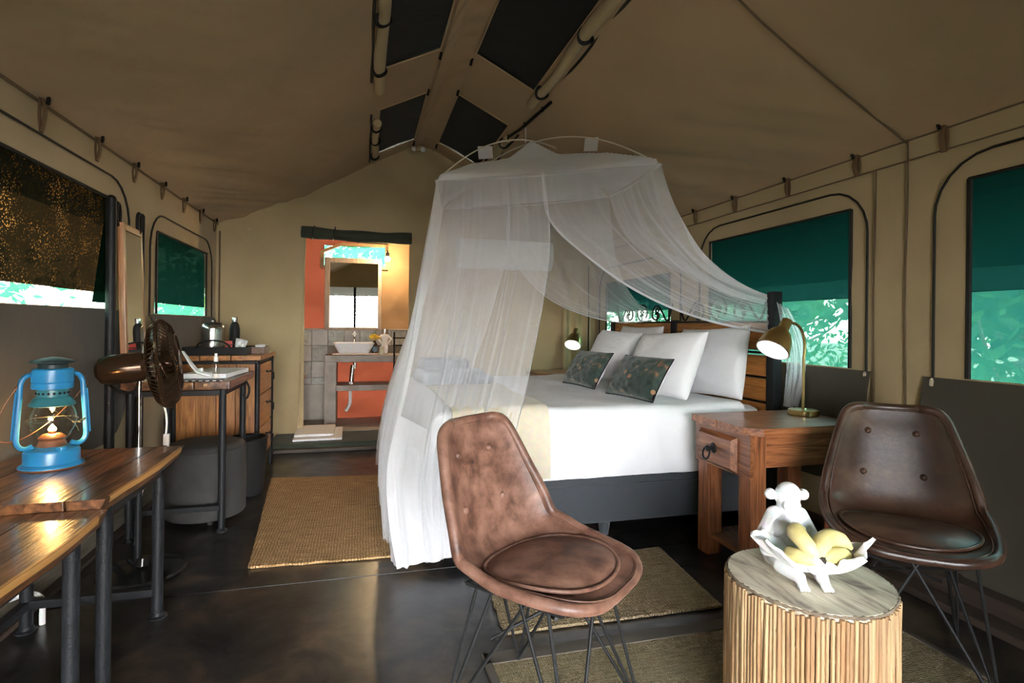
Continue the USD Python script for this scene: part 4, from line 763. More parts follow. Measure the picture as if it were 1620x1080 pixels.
def chair(label, loc, rz, leather):
    """Local frame: +x is forward, +z up; the seat is centred over the origin."""
    t = thing('shell_chair', label, 'chair', loc, rz); W = dict(world=False)
    P, s, tt = shell_surface(); sh = grid(P); Q, _, _ = shell_surface(off=-0.026, grow=0.004)
    A, Bk = P.reshape(-1, 3), Q.reshape(-1, 3); nu, nv = P.shape[:2]
    I = np.arange(nu*nv).reshape(nu, nv); rim = np.r_[I[0, :], I[1:, -1], I[-1, -2::-1], I[-2:0:-1, 0]]
    cen = (A[rim]+Bk[rim])/2; roll_ = tube(cen, 0.0165, 8, closed=True)
    f = sh.faces; N = len(A); m = trimesh.Trimesh(np.vstack([A, Bk]), np.vstack([f, f[:, ::-1]+N]), process=False)
    part(t, 'shell', MB(m, roll_), leather, smooth=60, **W)
    # stitched welt line just inside the rim
    C, _, _ = shell_surface(off=0.003); ins = np.r_[[C[4, j] for j in range(5, nv-5)], [C[i, -3] for i in range(7, nu-7)], [C[-5, j] for j in range(nv-6, 4, -1)], [C[i, 2] for i in range(nu-8, 6, -1)]]
    part(t, 'piping', tube(ins, 0.0032, 5, closed=True), leather, smooth=60, **W)
    # padded seat cushion
    n = 40; a = lin(0, 2*PI, 64, endpoint=False); rr = lin(0, 1, 16)
    Rg, Ag = np.meshgrid(rr, a, indexing='ij'); ex = np.sign(np.cos(Ag))*np.abs(np.cos(Ag))**0.85; ey = np.sign(np.sin(Ag))*np.abs(np.sin(Ag))**0.85
    x = 0.028+0.178*Rg*ex; y = 0.196*Rg*ey*(1-0.05*np.clip(ex, 0, 1)); base = np.interp(x, [-0.2, -0.12, 0, 0.12, 0.2, 0.24], [0.452, 0.438, 0.436, 0.446, 0.452, 0.448])
    z = base+0.055*np.abs(y/0.232)**2.4*0.7 + 0.036*(1-Rg**3.2)+0.004
    z2 = base-0.004+0.055*np.abs(y/0.232)**2.4*0.7
    top = grid(np.stack([x, y, z], -1).transpose(1, 0, 2), closed_u=True)
    part(t, 'seat_pad', MB(top), leather, smooth=True, **W)
    part(t, 'seat_welt', tube(np.stack([x[-1]*1.0, y[-1], z[-1]+0.002], -1), 0.006, 6, closed=True), leather, smooth=60, **W)
    # tufted back buttons
    for sb in (0.70, 0.87):
        for tb in (-0.36, 0.36):
            i = int(sb*(nu-1)); j = int((tb+1)/2*(nv-1)); c = P[i, j]; tg = unit(P[i+1, j]-P[i-1, j]); nn = unit(np.cross(unit(P[i, j+1]-P[i, j-1]), tg)); nn = nn if nn[0] > 0 else -nn
            b = lathe([(0, 0.008), (0.007, 0.0065), (0.0115, 0.002), (0.0125, -0.002), (0.010, -0.004)], 16); b.apply_transform(trimesh.geometry.align_vectors([0, 0, 1], nn)); b.apply_translation(c+nn*0.001)
            part(t, 'button', b, leather, **W)
    # wire base: each leg is a pair of rods meeting at the foot
    ft = [(0.215, 0.205), (0.215, -0.205), (-0.215, 0.195), (-0.215, -0.195)]; zt = 0.412; r = 0.0052
    for fx, fy in ft:
        sx, sy = np.sign(fx), np.sign(fy)
        part(t, 'leg', MB(rod((fx, fy, 0.004), (0.115*sx, 0.165*sy, zt), r, 8), rod((fx, fy, 0.004), (-0.03*sx, 0.10*sy, zt), r, 8), rod((fx, fy, 0.004), (0.155*sx, -0.02*sy, zt), r, 8), ball((fx, fy, 0.008), 0.009, sub=1)), 'matte_black', **W)
    part(t, 'seat_frame', MB(*[rod(a, b, r, 8) for a, b in (((0.155, 0.165, zt), (0.155, -0.165, zt)), ((-0.155, 0.165, zt), (-0.155, -0.165, zt)), ((0.155, 0.165, zt), (-0.155, 0.165, zt)), ((0.155, -0.165, zt), (-0.155, -0.165, zt)), ((0.13, 0.15, zt-0.02), (-0.10, -0.12, zt-0.16)), ((0.13, -0.15, zt-0.02), (-0.10, 0.12, zt-0.16)))]), 'matte_black', **W)
    return t
chair('worn tan-brown leather shell chair standing in the middle at the front', (0.513, 1.53, 0.012), math.radians(-50), 'leather_tan')
chair('dark brown leather shell chair by the right canvas wall, shade put into its colour', (1.815, 1.50, 0.012), math.radians(-131), 'leather_dark_shaded')

# ---- reed table with the monkey bowl
LC = np.array([1.202, 1.277]); LR, LZ = 0.207, 0.46
lt = thing('reed_table', 'round side table clad in upright reeds with a sawn log top', 'side table', (LC[0], LC[1], 0))
ang = lin(0, 2*PI, 120, endpoint=False); wob = 1+0.012*np.sin(3*ang+1)+0.006*np.sin(7*ang)
part(lt, 'log_top', extr(Polygon(np.c_[LC[0]+LR*wob*np.cos(ang), LC[1]+LR*wob*np.sin(ang)]).buffer(-0.004).buffer(0.004), 0.05, 'z', LZ-0.05), 'log_top', smooth=25)
part(lt, 'bark_rim', tube(np.c_[LC[0]+(LR+0.0005)*wob*np.cos(ang), LC[1]+(LR+0.0005)*wob*np.sin(ang), np.full(120, LZ-0.005)], 0.0045*(1+0.5*np.sin(ang*37)*np.sin(ang*23)), 6, closed=True), 'bark')
part(lt, 'core', lathe([(0, 0.014), (LR-0.008, 0.014), (LR-0.008, LZ-0.045), (0, LZ-0.045)], 48, (LC[0], LC[1], 0)), 'bark')
NR = 124
for k in range(NR):
    a = 2*PI*k/NR+RNG.normal()*0.004; rr = 0.0054*(0.82+0.38*RNG.random()); R0 = LR*(1+0.012*math.sin(3*a+1))+0.004
    zt = LZ-0.006-0.012*RNG.random(); nd = 0.1+0.3*RNG.random(); zs = sorted([0.013, nd-0.006, nd, nd+0.006, zt]); b = 0.003*RNG.normal()
    pth = [(LC[0]+(R0+b*math.sin(z*7))*math.cos(a+b*z*3), LC[1]+(R0+b*math.sin(z*7))*math.sin(a+b*z*3), z) for z in zs]
    part(lt, 'reed', tube(pth, [rr, rr, rr*1.22, rr, rr*0.97], 6), f'reed_{RNG.integers(0, 3)}', smooth=40)

bw_ = thing('monkey_bowl', 'white ceramic monkey figure holding a leaf-shaped bowl, on the reed table', 'figurine', (1.20, 1.33, LZ))
Bc = np.array([1.190, 1.248, LZ])
def leafbowl():
    n, m = 90, 16; a = lin(0, 2*PI, n, endpoint=False); r = lin(0, 1, m); A, R = np.meshgrid(a, r, indexing='ij')
    lob = 1+0.10*np.sin(A*7+0.6)+0.05*np.sin(A*13); ax, ay = 0.122*lob, 0.102*lob
    point = 1+0.12*np.maximum(0, np.cos(A))**8+0.20*np.maximum(0, -np.cos(A))**8
    x, y = ax*R*np.cos(A)*point, ay*R*np.sin(A); z = 0.034+0.060*R**2.1*(1+0.16*np.sin(A*7+1.5)*R)+0.022*np.abs(np.cos(A))**6*R**3
    z += 0.006*np.sin(A*20)*R**2*0.6
    P = np.stack([x, y, z], -1); c, s_ = math.cos(-0.45), math.sin(-0.45); P = np.stack([P[..., 0]*c-P[..., 1]*s_, P[..., 0]*s_+P[..., 1]*c, P[..., 2]], -1)
    return thick(grid(P+Bc, closed_u=True), 0.009)
part(bw_, 'leaf_bowl', leafbowl(), 'white_ceramic', smooth=50)
MBc = np.array([1.205, 1.365, LZ]); fwd = unit([-0.30, -0.95, 0]); sd_ = np.array([-fwd[1], fwd[0], 0]); Q = lambda f_, s_, z: MBc+fwd*f_+sd_*s_+np.array([0, 0, z])
bones = [(Q(-0.015, 0, 0.030), 0.062, Q(-0.005, 0, 0.115), 0.050), (Q(-0.005, -0.018, 0.115), 0.046, Q(-0.005, 0.018, 0.115), 0.046), (Q(-0.005, 0, 0.12), 0.048, Q(0.0, 0, 0.158), 0.030), (Q(0.0, 0, 0.155), 0.030, Q(0.006, 0, 0.19), 0.028), (Q(0.004, 0, 0.198), 0.036, Q(0.008, 0, 0.206), 0.035),
         (Q(0.010, 0, 0.200), 0.030, Q(0.036, 0, 0.186), 0.019), (Q(0.030, -0.008, 0.182), 0.018, Q(0.030, 0.008, 0.182), 0.018)]
for s_ in (-1, 1):
    bones += [(Q(0, 0.034*s_, 0.142), 0.026, Q(0.006, 0.066*s_, 0.085), 0.023), (Q(0.006, 0.066*s_, 0.085), 0.022, Q(0.050, 0.078*s_, 0.058), 0.016), (Q(0.050, 0.078*s_, 0.058), 0.015, Q(0.075, 0.066*s_, 0.060), 0.012),
              (Q(0.0, 0.030*s_, 0.030), 0.032, Q(0.080, 0.048*s_, 0.028), 0.022), (Q(0.080, 0.048*s_, 0.028), 0.022, Q(0.145, 0.030*s_, 0.024), 0.017), (Q(0.145, 0.030*s_, 0.024), 0.016, Q(0.166, 0.030*s_, 0.013), 0.012),
              (Q(0.002, 0.030*s_, 0.200), 0.010, Q(-0.002, 0.047*s_, 0.203), 0.0165)]
    for k in range(3): bones += [(Q(0.166, (0.030+0.008*(k-1))*s_, 0.011), 0.006, Q(0.180, (0.030+0.009*(k-1))*s_, 0.007), 0.005)]
part(bw_, 'monkey', blob(bones, 0.006, 6), 'white_ceramic', smooth=60)
part(bw_, 'face', MB(*[ball(Q(0.040, 0.012*s_, 0.206), 0.0045, sub=1) for s_ in (-1, 1)], tube([Q(0.054, y, 0.181-0.004*math.cos(y*120)) for y in lin(-0.012, 0.012, 7)], 0.0022, 5), tube([Q(0.006+0.034*math.cos(a), 0.0365*math.sin(a), 0.220) for a in lin(-1.4, 1.4, 16)], 0.003, 5)), 'white_ceramic')

bn = thing('banana_bunch', 'small bunch of ripe bananas lying in the white bowl', 'bananas', (1.22, 1.28, 0.52))
stem = np.array([1.140, 1.168, 0.556])
def banana(end, bulge, r):
    e = np.array(end); mid = (stem+e)/2+np.array(bulge); p = spline([stem, stem*0.8+mid*0.2+np.array(bulge)*0.25, mid, e*0.8+mid*0.2+np.array(bulge)*0.2, e], 30)
    s = lin(0, 1, 30); rr = r*np.interp(s, [0, 0.07, 0.20, 0.5, 0.78, 0.92, 1], [0.36, 0.42, 0.85, 1.0, 0.90, 0.5, 0.20]); return tube(p, rr, 9, caps=True), e, p
for e, bu, r in (((1.275, 1.205, 0.558), (0.0, 0.030, 0.032), 0.025), ((1.262, 1.195, 0.545), (0.0, 0.004, 0.006), 0.021), ((1.195, 1.280, 0.570), (-0.045, 0.010, 0.040), 0.024), ((1.118, 1.255, 0.550), (-0.028, 0, 0.002), 0.019)):
    m, e2, p = banana(e, bu, r); b = part(bn, 'banana', m, 'banana_skin', smooth=60); part(b, 'tip', tube([p[-2], p[-1]+(p[-1]-p[-2])*0.6], 0.005, 6), 'banana_tip')
part(bn, 'stem', tube([stem+np.array([0.012, 0.014, 0.004]), stem, stem-np.array([0.010, 0.012, -0.002])], [0.012, 0.011, 0.009], 8), 'banana_tip')

# ---- rugs
def rug(name, corners, h, mat_, label, cat, fringe=0.0, seed=0, tape=False):
    c = np.array(corners, float); loc = (c[:, 0].mean(), c[:, 1].mean(), 0); t = thing(name, label, cat, loc)
    n = 60; U, V = np.meshgrid(lin(0, 1, n), lin(0, 1, n), indexing='ij'); P2 = (1-U)[..., None]*(1-V)[..., None]*c[0]+U[..., None]*(1-V)[..., None]*c[1]+U[..., None]*V[..., None]*c[2]+(1-U)[..., None]*V[..., None]*c[3]
    e = fbm(np.stack([P2[..., 0]*30, P2[..., 1]*30, 0*U], -1), 2, seed)-0.5; edge = (np.minimum(np.minimum(U, 1-U), np.minimum(V, 1-V)) < 1e-6)
    P = np.dstack([P2[..., 0]+0.006*e*edge, P2[..., 1]+0.006*e*edge, h+0.003*e+0*U]); bot = P.copy(); bot[..., 2] = 0.001
    rim = thick(grid(P), 0.001)
    I = np.arange(n*n).reshape(n, n); ring = np.r_[I[:, 0], I[-1, 1:], I[-2::-1, -1], I[0, -2:0:-1]]
    a, b = P.reshape(-1, 3), bot.reshape(-1, 3); m = len(ring); v = np.vstack([a[ring], b[ring]]); f = []
    for k in range(m): l = (k+1) % m; f += [[k, l, m+l], [k, m+l, m+k]]
    part(t, 'pile', MB(grid(P), trimesh.Trimesh(v, f, process=False)), mat_, smooth=True)
    if tape:
        q = [P[0, 0], P[-1, 0], P[-1, -1], P[0, -1]]
        part(t, 'border_tape', MB(*[span(min(a[0], b[0])-0.012, max(a[0], b[0])+0.012, min(a[1], b[1])-0.022, max(a[1], b[1])+0.022, 0.001, h+0.004, 0.003) for a, b in zip(q, q[1:]+q[:1])]), 'rug_tape')
    else: part(t, 'bound_edge', tube(np.vstack([a[ring]])[:, :]*[1, 1, 0.6], 0.006, 6, closed=True), mat_, smooth=60)
    return t
rug('jute_rug', [(-0.50, 2.82), (0.15, 2.79), (0.12, 4.30), (-0.635, 4.39)], 0.012, 'jute_gold', 'golden braided jute rug on the floor at the foot of the bed', 'rug', seed=1)
rug('jute_rug', [(0.52, 1.995), (1.43, 1.98), (1.49, 2.58), (0.55, 2.50)], 0.012, 'jute_tan', 'small tan braided rug between the front chair and the bed', 'rug', seed=2)
rug('sisal_mat', [(0.42, 0.35), (1.99, 0.30), (1.99, 1.84), (0.42, 1.86)], 0.010, 'sisal', 'large sisal mat with dark tape border under the reed table', 'rug', seed=3, tape=True)

# ---- air conditioner
ac = thing('air_conditioner', 'white wall-mounted air conditioner on the gable wall behind the net', 'air conditioner', (1.42, 5.68, 1.88))
sec = Polygon([(5.73, 1.735), (5.60, 1.73), (5.535, 1.77), (5.515, 1.83), (5.515, 1.97), (5.54, 2.01), (5.57, 2.022), (5.73, 2.022)]); part(ac, 'casing', extr(sec, 1.0, 'x', 0.92), 'white_plastic', smooth=50)
part(ac, 'louvre', rot(span(0.98, 1.87, 5.535, 5.60, 1.738, 1.744, 0.002), 0.45, [1, 0, 0], (1.4, 5.57, 1.745)), 'white_plastic'); part(ac, 'front_panel', span(0.925, 1.915, 5.509, 5.516, 1.80, 1.985, 0.003), 'white_plastic')
part(ac, 'panel_mark', span(0.965, 0.99, 5.506, 5.510, 1.868, 1.876, 0.001), 'steel')
cl = thing('ceiling_light', 'pair of small round white lights at the end of the roof ridge', 'light fitting', (0.53, 5.66, 2.90))
for x in (0.475, 0.565): part(cl, 'lamp_head', ball((x, 5.64, 2.905), 0.026, (1, 0.7, 1), 2), 'white_plastic')
part(cl, 'bracket', span(0.45, 0.60, 5.655, 5.70, 2.895, 2.925, 0.004), 'tan_canvas')

# ---- slab tables along the left wall
def slab_table(label, x0, x1, y0, y1, z, legs, seed, rails):
    r = np.random.default_rng(seed); t = thing('slab_table', label, 'table', ((x0+x1)/2, (y0+y1)/2, 0))
    cuts = np.linspace(x0, x1, 5); cuts[1:-1] += r.normal(size=3)*0.02
    for k in range(4):
        a, b = cuts[k]+0.0015, cuts[k+1]-0.0015; ys = lin(y0, y1, 24)
        wob = (0.010*fbm(np.stack([ys*5, 0*ys, 0*ys+seed], -1), 3, seed)+0.006*np.sin(ys*9)) if k == 3 else 0*ys
        e0, e1 = (0.006*r.normal(), 0.006*r.normal()) if k else (0, 0)
        pl = Polygon(list(zip(np.full(24, a), np.clip(ys, y0+max(e0, 0), y1-max(e1, 0)))) + list(zip(b+wob[::-1], np.clip(ys[::-1], y0+max(e0, 0), y1-max(e1, 0))))).buffer(-0.004).buffer(0.004)
        body = trimesh.creation.extrude_polygon(pl, 0.05, engine='earcut'); v = np.array(body.vertices)
        if k == 3: v[v[:, 2] < 0.001, 0] -= (v[v[:, 2] < 0.001, 0] > (a+b)/2)*0.022            # live edge slopes under
        v[:, 2] += z-0.05; bd = part(t, 'board', trimesh.Trimesh(v, body.faces, process=False), 'slab_wood', smooth=30)
        if k == 3:
            yy = ys[1:-1]; ee = (b+wob)[1:-1]+0.0012; wv = 0.006+0.007*fbm(np.stack([yy*9, 0*yy, 0*yy+seed], -1), 3, seed+3)
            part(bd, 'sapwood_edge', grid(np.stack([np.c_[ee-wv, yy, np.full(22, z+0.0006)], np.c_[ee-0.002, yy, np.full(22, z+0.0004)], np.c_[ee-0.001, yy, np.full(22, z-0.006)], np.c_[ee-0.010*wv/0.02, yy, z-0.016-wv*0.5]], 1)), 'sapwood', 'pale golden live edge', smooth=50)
    for (x, y) in legs:
        l = part(t, 'leg', MB(rod((x, y, 0.008), (x, y, z-0.05), 0.0205, 16)), 'black_steel')
        part(l, 'foot_flange', lathe([(0, 0), (0.034, 0), (0.035, 0.006), (0.024, 0.010), (0.022, 0.022), (0, 0.022)], 20, (x, y, 0.0)), 'black_steel')
    for a, b in rails: part(t, 'rail', MB(rbox((np.array(a)+np.array(b))/2, np.abs(np.array(b)-np.array(a))+0.03, 0.003)), 'black_steel')
    return t
ZA, ZB = 0.632, 0.606
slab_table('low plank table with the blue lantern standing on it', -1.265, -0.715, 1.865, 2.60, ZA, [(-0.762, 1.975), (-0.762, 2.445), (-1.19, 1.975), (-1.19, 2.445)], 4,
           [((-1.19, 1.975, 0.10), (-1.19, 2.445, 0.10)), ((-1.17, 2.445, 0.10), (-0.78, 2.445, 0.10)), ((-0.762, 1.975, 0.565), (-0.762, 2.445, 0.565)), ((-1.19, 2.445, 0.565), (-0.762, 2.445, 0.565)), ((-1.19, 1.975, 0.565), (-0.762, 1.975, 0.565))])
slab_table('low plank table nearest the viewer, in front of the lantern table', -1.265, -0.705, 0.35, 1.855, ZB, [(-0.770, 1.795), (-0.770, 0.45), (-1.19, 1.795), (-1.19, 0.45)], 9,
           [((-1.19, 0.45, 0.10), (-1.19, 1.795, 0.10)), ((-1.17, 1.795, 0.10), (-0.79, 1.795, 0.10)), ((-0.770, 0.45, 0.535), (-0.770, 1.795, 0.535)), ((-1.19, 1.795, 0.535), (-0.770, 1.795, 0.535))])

# ---- blue hurricane lantern
L0 = np.array([-1.062, 2.33, ZA]); KS = 0.90;  ln = thing('hurricane_lantern', 'blue hurricane lantern burning on the plank table', 'lantern', L0); lc = lambda p, n=40: lathe(p, n, L0)
def lpart(n_, name, mesh, *a, **k):
    m = _tm(mesh).copy(); m.vertices = L0+(np.array(m.vertices)-L0)*KS; return part(n_, name, m, *a, **k)
lpart(ln, 'tank', lc([(0, 0), (0.098, 0), (0.104, 0.004), (0.104, 0.010), (0.090, 0.020), (0.090, 0.062), (0.084, 0.071), (0.060, 0.078), (0.050, 0.083), (0, 0.083)]), 'blue_enamel')
lpart(ln, 'rust_rim', lc([(0.1045, 0.0005), (0.1055, 0.003), (0.1045, 0.006)]), 'rusty_wire', 'rusty chipped rim')
lpart(ln, 'filler_cap', lathe([(0, 0.0), (0.017, 0), (0.018, 0.004), (0.018, 0.012), (0.015, 0.015), (0, 0.016)], 20, L0+[0.052, -0.045, 0.070]), 'blue_enamel')
lpart(ln, 'burner', lc([(0, 0.08), (0.050, 0.08), (0.046, 0.088), (0.040, 0.105), (0.045, 0.115), (0.030, 0.128), (0.012, 0.130), (0.012, 0.140), (0, 0.14)]), 'rusty_wire')
lpart(ln, 'globe', thick(lc([(0.047, 0.108), (0.060, 0.125), (0.073, 0.155), (0.078, 0.185), (0.074, 0.215), (0.060, 0.245), (0.052, 0.258)]), 0.002), 'clear_glass', smooth=True)
lpart(ln, 'flame', lc([(0, 0.138), (0.011, 0.140), (0.014, 0.146), (0.010, 0.154), (0.004, 0.162), (0, 0.167)], 16), 'flame', smooth=True)
lpart(ln, 'globe_cap', lc([(0.066, 0.240), (0.074, 0.242), (0.072, 0.250), (0.060, 0.270), (0.050, 0.276), (0.050, 0.304), (0.053, 0.306)]), 'teal_enamel')
lpart(ln, 'vent_ring', MB(*[ball(L0+np.array([0.050*math.cos(a), 0.050*math.sin(a), 0.290]), 0.0048, sub=1) for a in lin(0, 2*PI, 19)[:-1]]), 'matte_black')
lpart(ln, 'chimney', lc([(0.048, 0.305), (0.066, 0.308), (0.067, 0.330), (0.065, 0.333), (0.067, 0.336), (0.067, 0.382), (0.063, 0.386), (0.050, 0.388), (0.050, 0.372), (0.04, 0.37)]), 'blue_enamel')
lpart(ln, 'cap', lc([(0.046, 0.386), (0.048, 0.402), (0.040, 0.404), (0.074, 0.409), (0.075, 0.412), (0.060, 0.420), (0.030, 0.428), (0.010, 0.431), (0, 0.432)]), 'lantern_cap')
for s_ in (-1, 1):
    d = np.array([0.80, 0.60, 0])*s_; B = lambda r, z: L0+d*r+np.array([0, 0, z])
    lpart(ln, 'frame_tube', MB(tube(spline([B(0.060, 0.088), B(0.085, 0.080), B(0.104, 0.095), B(0.109, 0.13), B(0.104, 0.22), B(0.099, 0.30), B(0.092, 0.345), B(0.076, 0.362), B(0.055, 0.362)], 40), 0.0125, 10, flat=0.75),
                              tube([B(0.123, 0.12), B(0.117, 0.22), B(0.111, 0.30)], 0.003, 5)), 'blue_enamel')
    lpart(ln, 'bail_pivot', ball(B(0.107, 0.318), 0.007, sub=1), 'rusty_wire')
hw = lambda a: L0+np.array([0.80*math.cos(a)*0.108, 0.60*math.cos(a)*0.108, 0.318]) + np.array([-0.55, -0.25, -1.0])*0.21*math.sin(a)
lpart(ln, 'bail_handle', tube([hw(a) for a in lin(0, PI, 30)], 0.0022, 6), 'rusty_wire')
lpart(ln, 'globe_guard', MB(tube([L0+np.array([0.082*math.cos(a), 0.082*math.sin(a), 0.185]) for a in lin(0, 2*PI, 33)[:-1]], 0.0014, 5, closed=True), tube([L0+np.array([0.082*math.cos(a+0.5), 0.082*math.sin(a+0.5), z]) for a, z in zip(lin(0, 2.2, 14), lin(0.13, 0.25, 14))], 0.0014, 5)), 'steel')
lpart(ln, 'lift_lever', tube(spline([L0+[0.08, -0.03, 0.180], L0+[0.12, -0.05, 0.188], L0+[0.135, -0.055, 0.196], L0+[0.128, -0.058, 0.186], L0+[0.11, -0.05, 0.180]], 16), 0.0022, 5), 'steel')

# ---- pedestal fan
FC = np.array([-0.965, 2.90, 0]); fn_ = thing('pedestal_fan', 'dark bronze pedestal fan standing beside the dressing table', 'fan', FC)
part(fn_, 'base', lathe([(0, 0), (0.172, 0), (0.178, 0.006), (0.172, 0.016), (0.10, 0.030), (0.03, 0.036), (0.024, 0.07), (0, 0.07)], 48, FC), 'gloss_black')
part(fn_, 'pole', rod(FC+[-0.02, 0, 0.05], FC+[-0.02, 0, 0.56], 0.0145, 16), 'black_steel'); part(fn_, 'upper_pole', rod(FC+[-0.02, 0, 0.54], FC+[-0.02, 0, 0.90], 0.0095, 16), 'chrome')
part(fn_, 'collar', lathe([(0, 0), (0.02, 0), (0.021, 0.03), (0.012, 0.04), (0, 0.04)], 20, FC+[-0.02, 0, 0.53]), 'gloss_black')
HC = np.array([-0.885, 2.90, 0.955]); ax = unit([0.965, 0.17, 0.12]); T = trimesh.geometry.align_vectors([0, 0, 1], ax)
def onfan(m): m = m.copy(); m.apply_transform(T); m.apply_translation(HC); return m
part(fn_, 'motor', onfan(lathe([(0, -0.265), (0.03, -0.262), (0.055, -0.245), (0.066, -0.21), (0.068, -0.16), (0.066, -0.09), (0.058, -0.075), (0.05, -0.05), (0, -0.05)], 32)), 'copper_black')
part(fn_, 'motor_bracket', tube(spline([HC+[-0.24, 0.0, -0.05], HC+[-0.20, 0, -0.11], HC+[-0.12, 0, -0.125], HC+[-0.10, 0, -0.06]], 20), 0.008, 6), 'gloss_black')
part(fn_, 'pivot', MB(onfan(rbox((0, 0.0, -0.13), (0.05, 0.09, 0.08), 0.01)), rod(FC+[-0.02, 0, 0.88], HC+[-0.10, 0, -0.03], 0.016, 12)), 'gloss_black')
RF = 0.205
for k in range(4):
    a0 = k*PI/2; us, vs = np.meshgrid(lin(0.035, 0.178, 12), lin(-1, 1, 9), indexing='ij'); A = a0+vs*(0.62-0.9*(us-0.1)**2*10)*0.9
    part(fn_, 'blade', onfan(thick(grid(np.stack([us*np.cos(A), us*np.sin(A), 0.010+0.022*vs], -1)), 0.003)), 'copper_black')
part(fn_, 'hub', onfan(lathe([(0, 0.045), (0.02, 0.042), (0.034, 0.02), (0.036, -0.03), (0, -0.03)], 24)), 'copper_black')
def cage(front):
    s_ = 1 if front else -1; m = MB(); N = 60
    for k in range(N):
        a = 2*PI*k/N; prof = [(0.055, 0.062), (0.12, 0.056), (0.175, 0.040), (0.200, 0.015), (RF, 0.002)]
        m.add(tube([(r*math.cos(a+(0.25*(RF-r)/RF if front else 0)), r*math.sin(a+(0.25*(RF-r)/RF if front else 0)), s_*z) for r, z in prof], 0.0021, 4, caps=False))
    for r, z in ((0.055, 0.062), (0.13, 0.055), (RF, 0.002)): m.add(tube([(r*math.cos(a), r*math.sin(a), s_*z) for a in lin(0, 2*PI, 61)[:-1]], 0.003 if r < RF else 0.0055, 6, closed=True))
    return onfan(m.mesh())
part(fn_, 'rear_grille', cage(False), 'copper_black'); part(fn_, 'front_grille', cage(True), 'copper_black')
part(fn_, 'badge', onfan(lathe([(0, 0.066), (0.052, 0.064), (0.055, 0.058), (0, 0.056)], 32)), 'copper_black')

# ---- dressing table with its mirror posts
DZt = 0.832; dt = thing('dressing_table', 'plank dressing table on black pipe legs beside the fan', 'table', (-0.97, 3.62, 0))
for k, (a, b) in enumerate(((-1.205, -1.035), (-1.032, -0.865), (-0.862, -0.69))): part(dt, 'board', span(a, b, 3.285, 3.98, DZt-0.045, DZt, 0.006), 'slab_wood')
for x, y in ((-0.741, 3.366), (-0.741, 3.90), (-1.17, 3.32), (-1.17, 3.90)):
    l = part(dt, 'leg', rod((x, y, 0.005), (x, y, DZt-0.045), 0.0185, 14), 'black_steel'); part(l, 'foot_flange', lathe([(0, 0), (0.030, 0), (0.030, 0.006), (0.021, 0.018), (0, 0.018)], 18, (x, y, 0)), 'black_steel')
for a, b in (((-1.15, 3.366, DZt-0.07), (-0.76, 3.366, DZt-0.07)), ((-1.15, 3.366, 0.13), (-0.76, 3.366, 0.13)), ((-1.15, 3.90, DZt-0.07), (-0.76, 3.90, DZt-0.07)), ((-0.741, 3.366, DZt-0.07), (-0.741, 3.90, DZt-0.07))):
    part(dt, 'rail', rbox((np.array(a)+np.array(b))/2, np.abs(np.array(b)-np.array(a))+0.028, 0.003), 'black_steel')
mi = thing('dressing_mirror', 'tall wood-framed mirror hung between two black pipe posts', 'mirror', (-1.20, 3.44, 0))
for y, zt in ((3.245, 1.765), (3.628, 1.745)):
    part(mi, 'post', MB(rod((-1.235, y, 0.0), (-1.235, y, zt), 0.0225, 16), ball((-1.235, y, zt), 0.0225)), 'black_steel')
m_in = rbox((0, 0, 0), (0.022, 0.30, 0.70), 0.002); MC = np.array([-1.215, 3.46, 1.29]); tl = lambda m: rot(rot(m, -0.03, [0, 1, 0], MC), 0.065, [0, 0, 1], MC)
part(mi, 'glass', tl(put(rbox((0, 0, 0), (0.008, 0.275, 0.66), 0.001), MC+[0.010, 0, 0])), 'mirror_glass')
for nm, c, s_ in (('frame_side', (0, -0.148, 0), (0.030, 0.035, 0.74)), ('frame_side', (0, 0.148, 0), (0.030, 0.035, 0.74)), ('frame_top', (0, 0, 0.352), (0.030, 0.262, 0.036)), ('frame_bottom', (0, 0, -0.352), (0.030, 0.262, 0.036))):
    part(mi, nm, tl(put(rbox((0, 0, 0), s_, 0.004), MC+np.array(c))), 'mirror_frame_wood')
for y in (3.295, 3.575): part(mi, 'rope_loop', tube([(-1.225, y+0.022*math.cos(a), 1.70+0.055*math.sin(a)) for a in lin(0, 2*PI, 20)[:-1]], 0.010, 7, closed=True), 'matte_black')

# ---- cabinet
cz = 0.915; CX0, CX1, CY0, CY1 = -1.27, -0.705, 4.28, 4.93
cb_ = thing('cabinet', 'orange-brown plank cabinet in a black steel frame by the gable wall', 'cabinet', ((CX0+CX1)/2, (CY0+CY1)/2, 0))
for k in range(3): part(cb_, 'top_board', span(CX0-0.01+k*0.196, CX0-0.01+k*0.196+0.193, CY0-0.02, CY1+0.02, cz-0.035, cz, 0.005), 'oak_y')
for x in (CX0+0.018, CX1-0.018):
    for y in (CY0+0.018, CY1-0.018): part(cb_, 'post', rod((x, y, 0), (x, y, cz-0.035), 0.018, 14), 'black_steel')
for a, b in (((CX0, CY0+0.018, cz-0.05), (CX1-0.02, CY0+0.018, cz-0.05)), ((CX0, CY0+0.018, 0.12), (CX1-0.02, CY0+0.018, 0.12)), ((CX1-0.018, CY0, cz-0.05), (CX1-0.018, CY1, cz-0.05)), ((CX1-0.018, CY0, 0.12), (CX1-0.018, CY1, 0.12))):
    part(cb_, 'rail', rbox((np.array(a)+np.array(b))/2, np.abs(np.array(b)-np.array(a))+np.array([0.02, 0.02, 0.022]), 0.003), 'black_steel')
w_ = (CX1-CX0-0.06)/4
for k in range(4): part(cb_, 'side_plank', span(CX0+0.03+k*w_+0.001, CX0+0.03+(k+1)*w_-0.001, CY0+0.010, CY0+0.030, 0.13, cz-0.06, 0.003), 'oak_z')
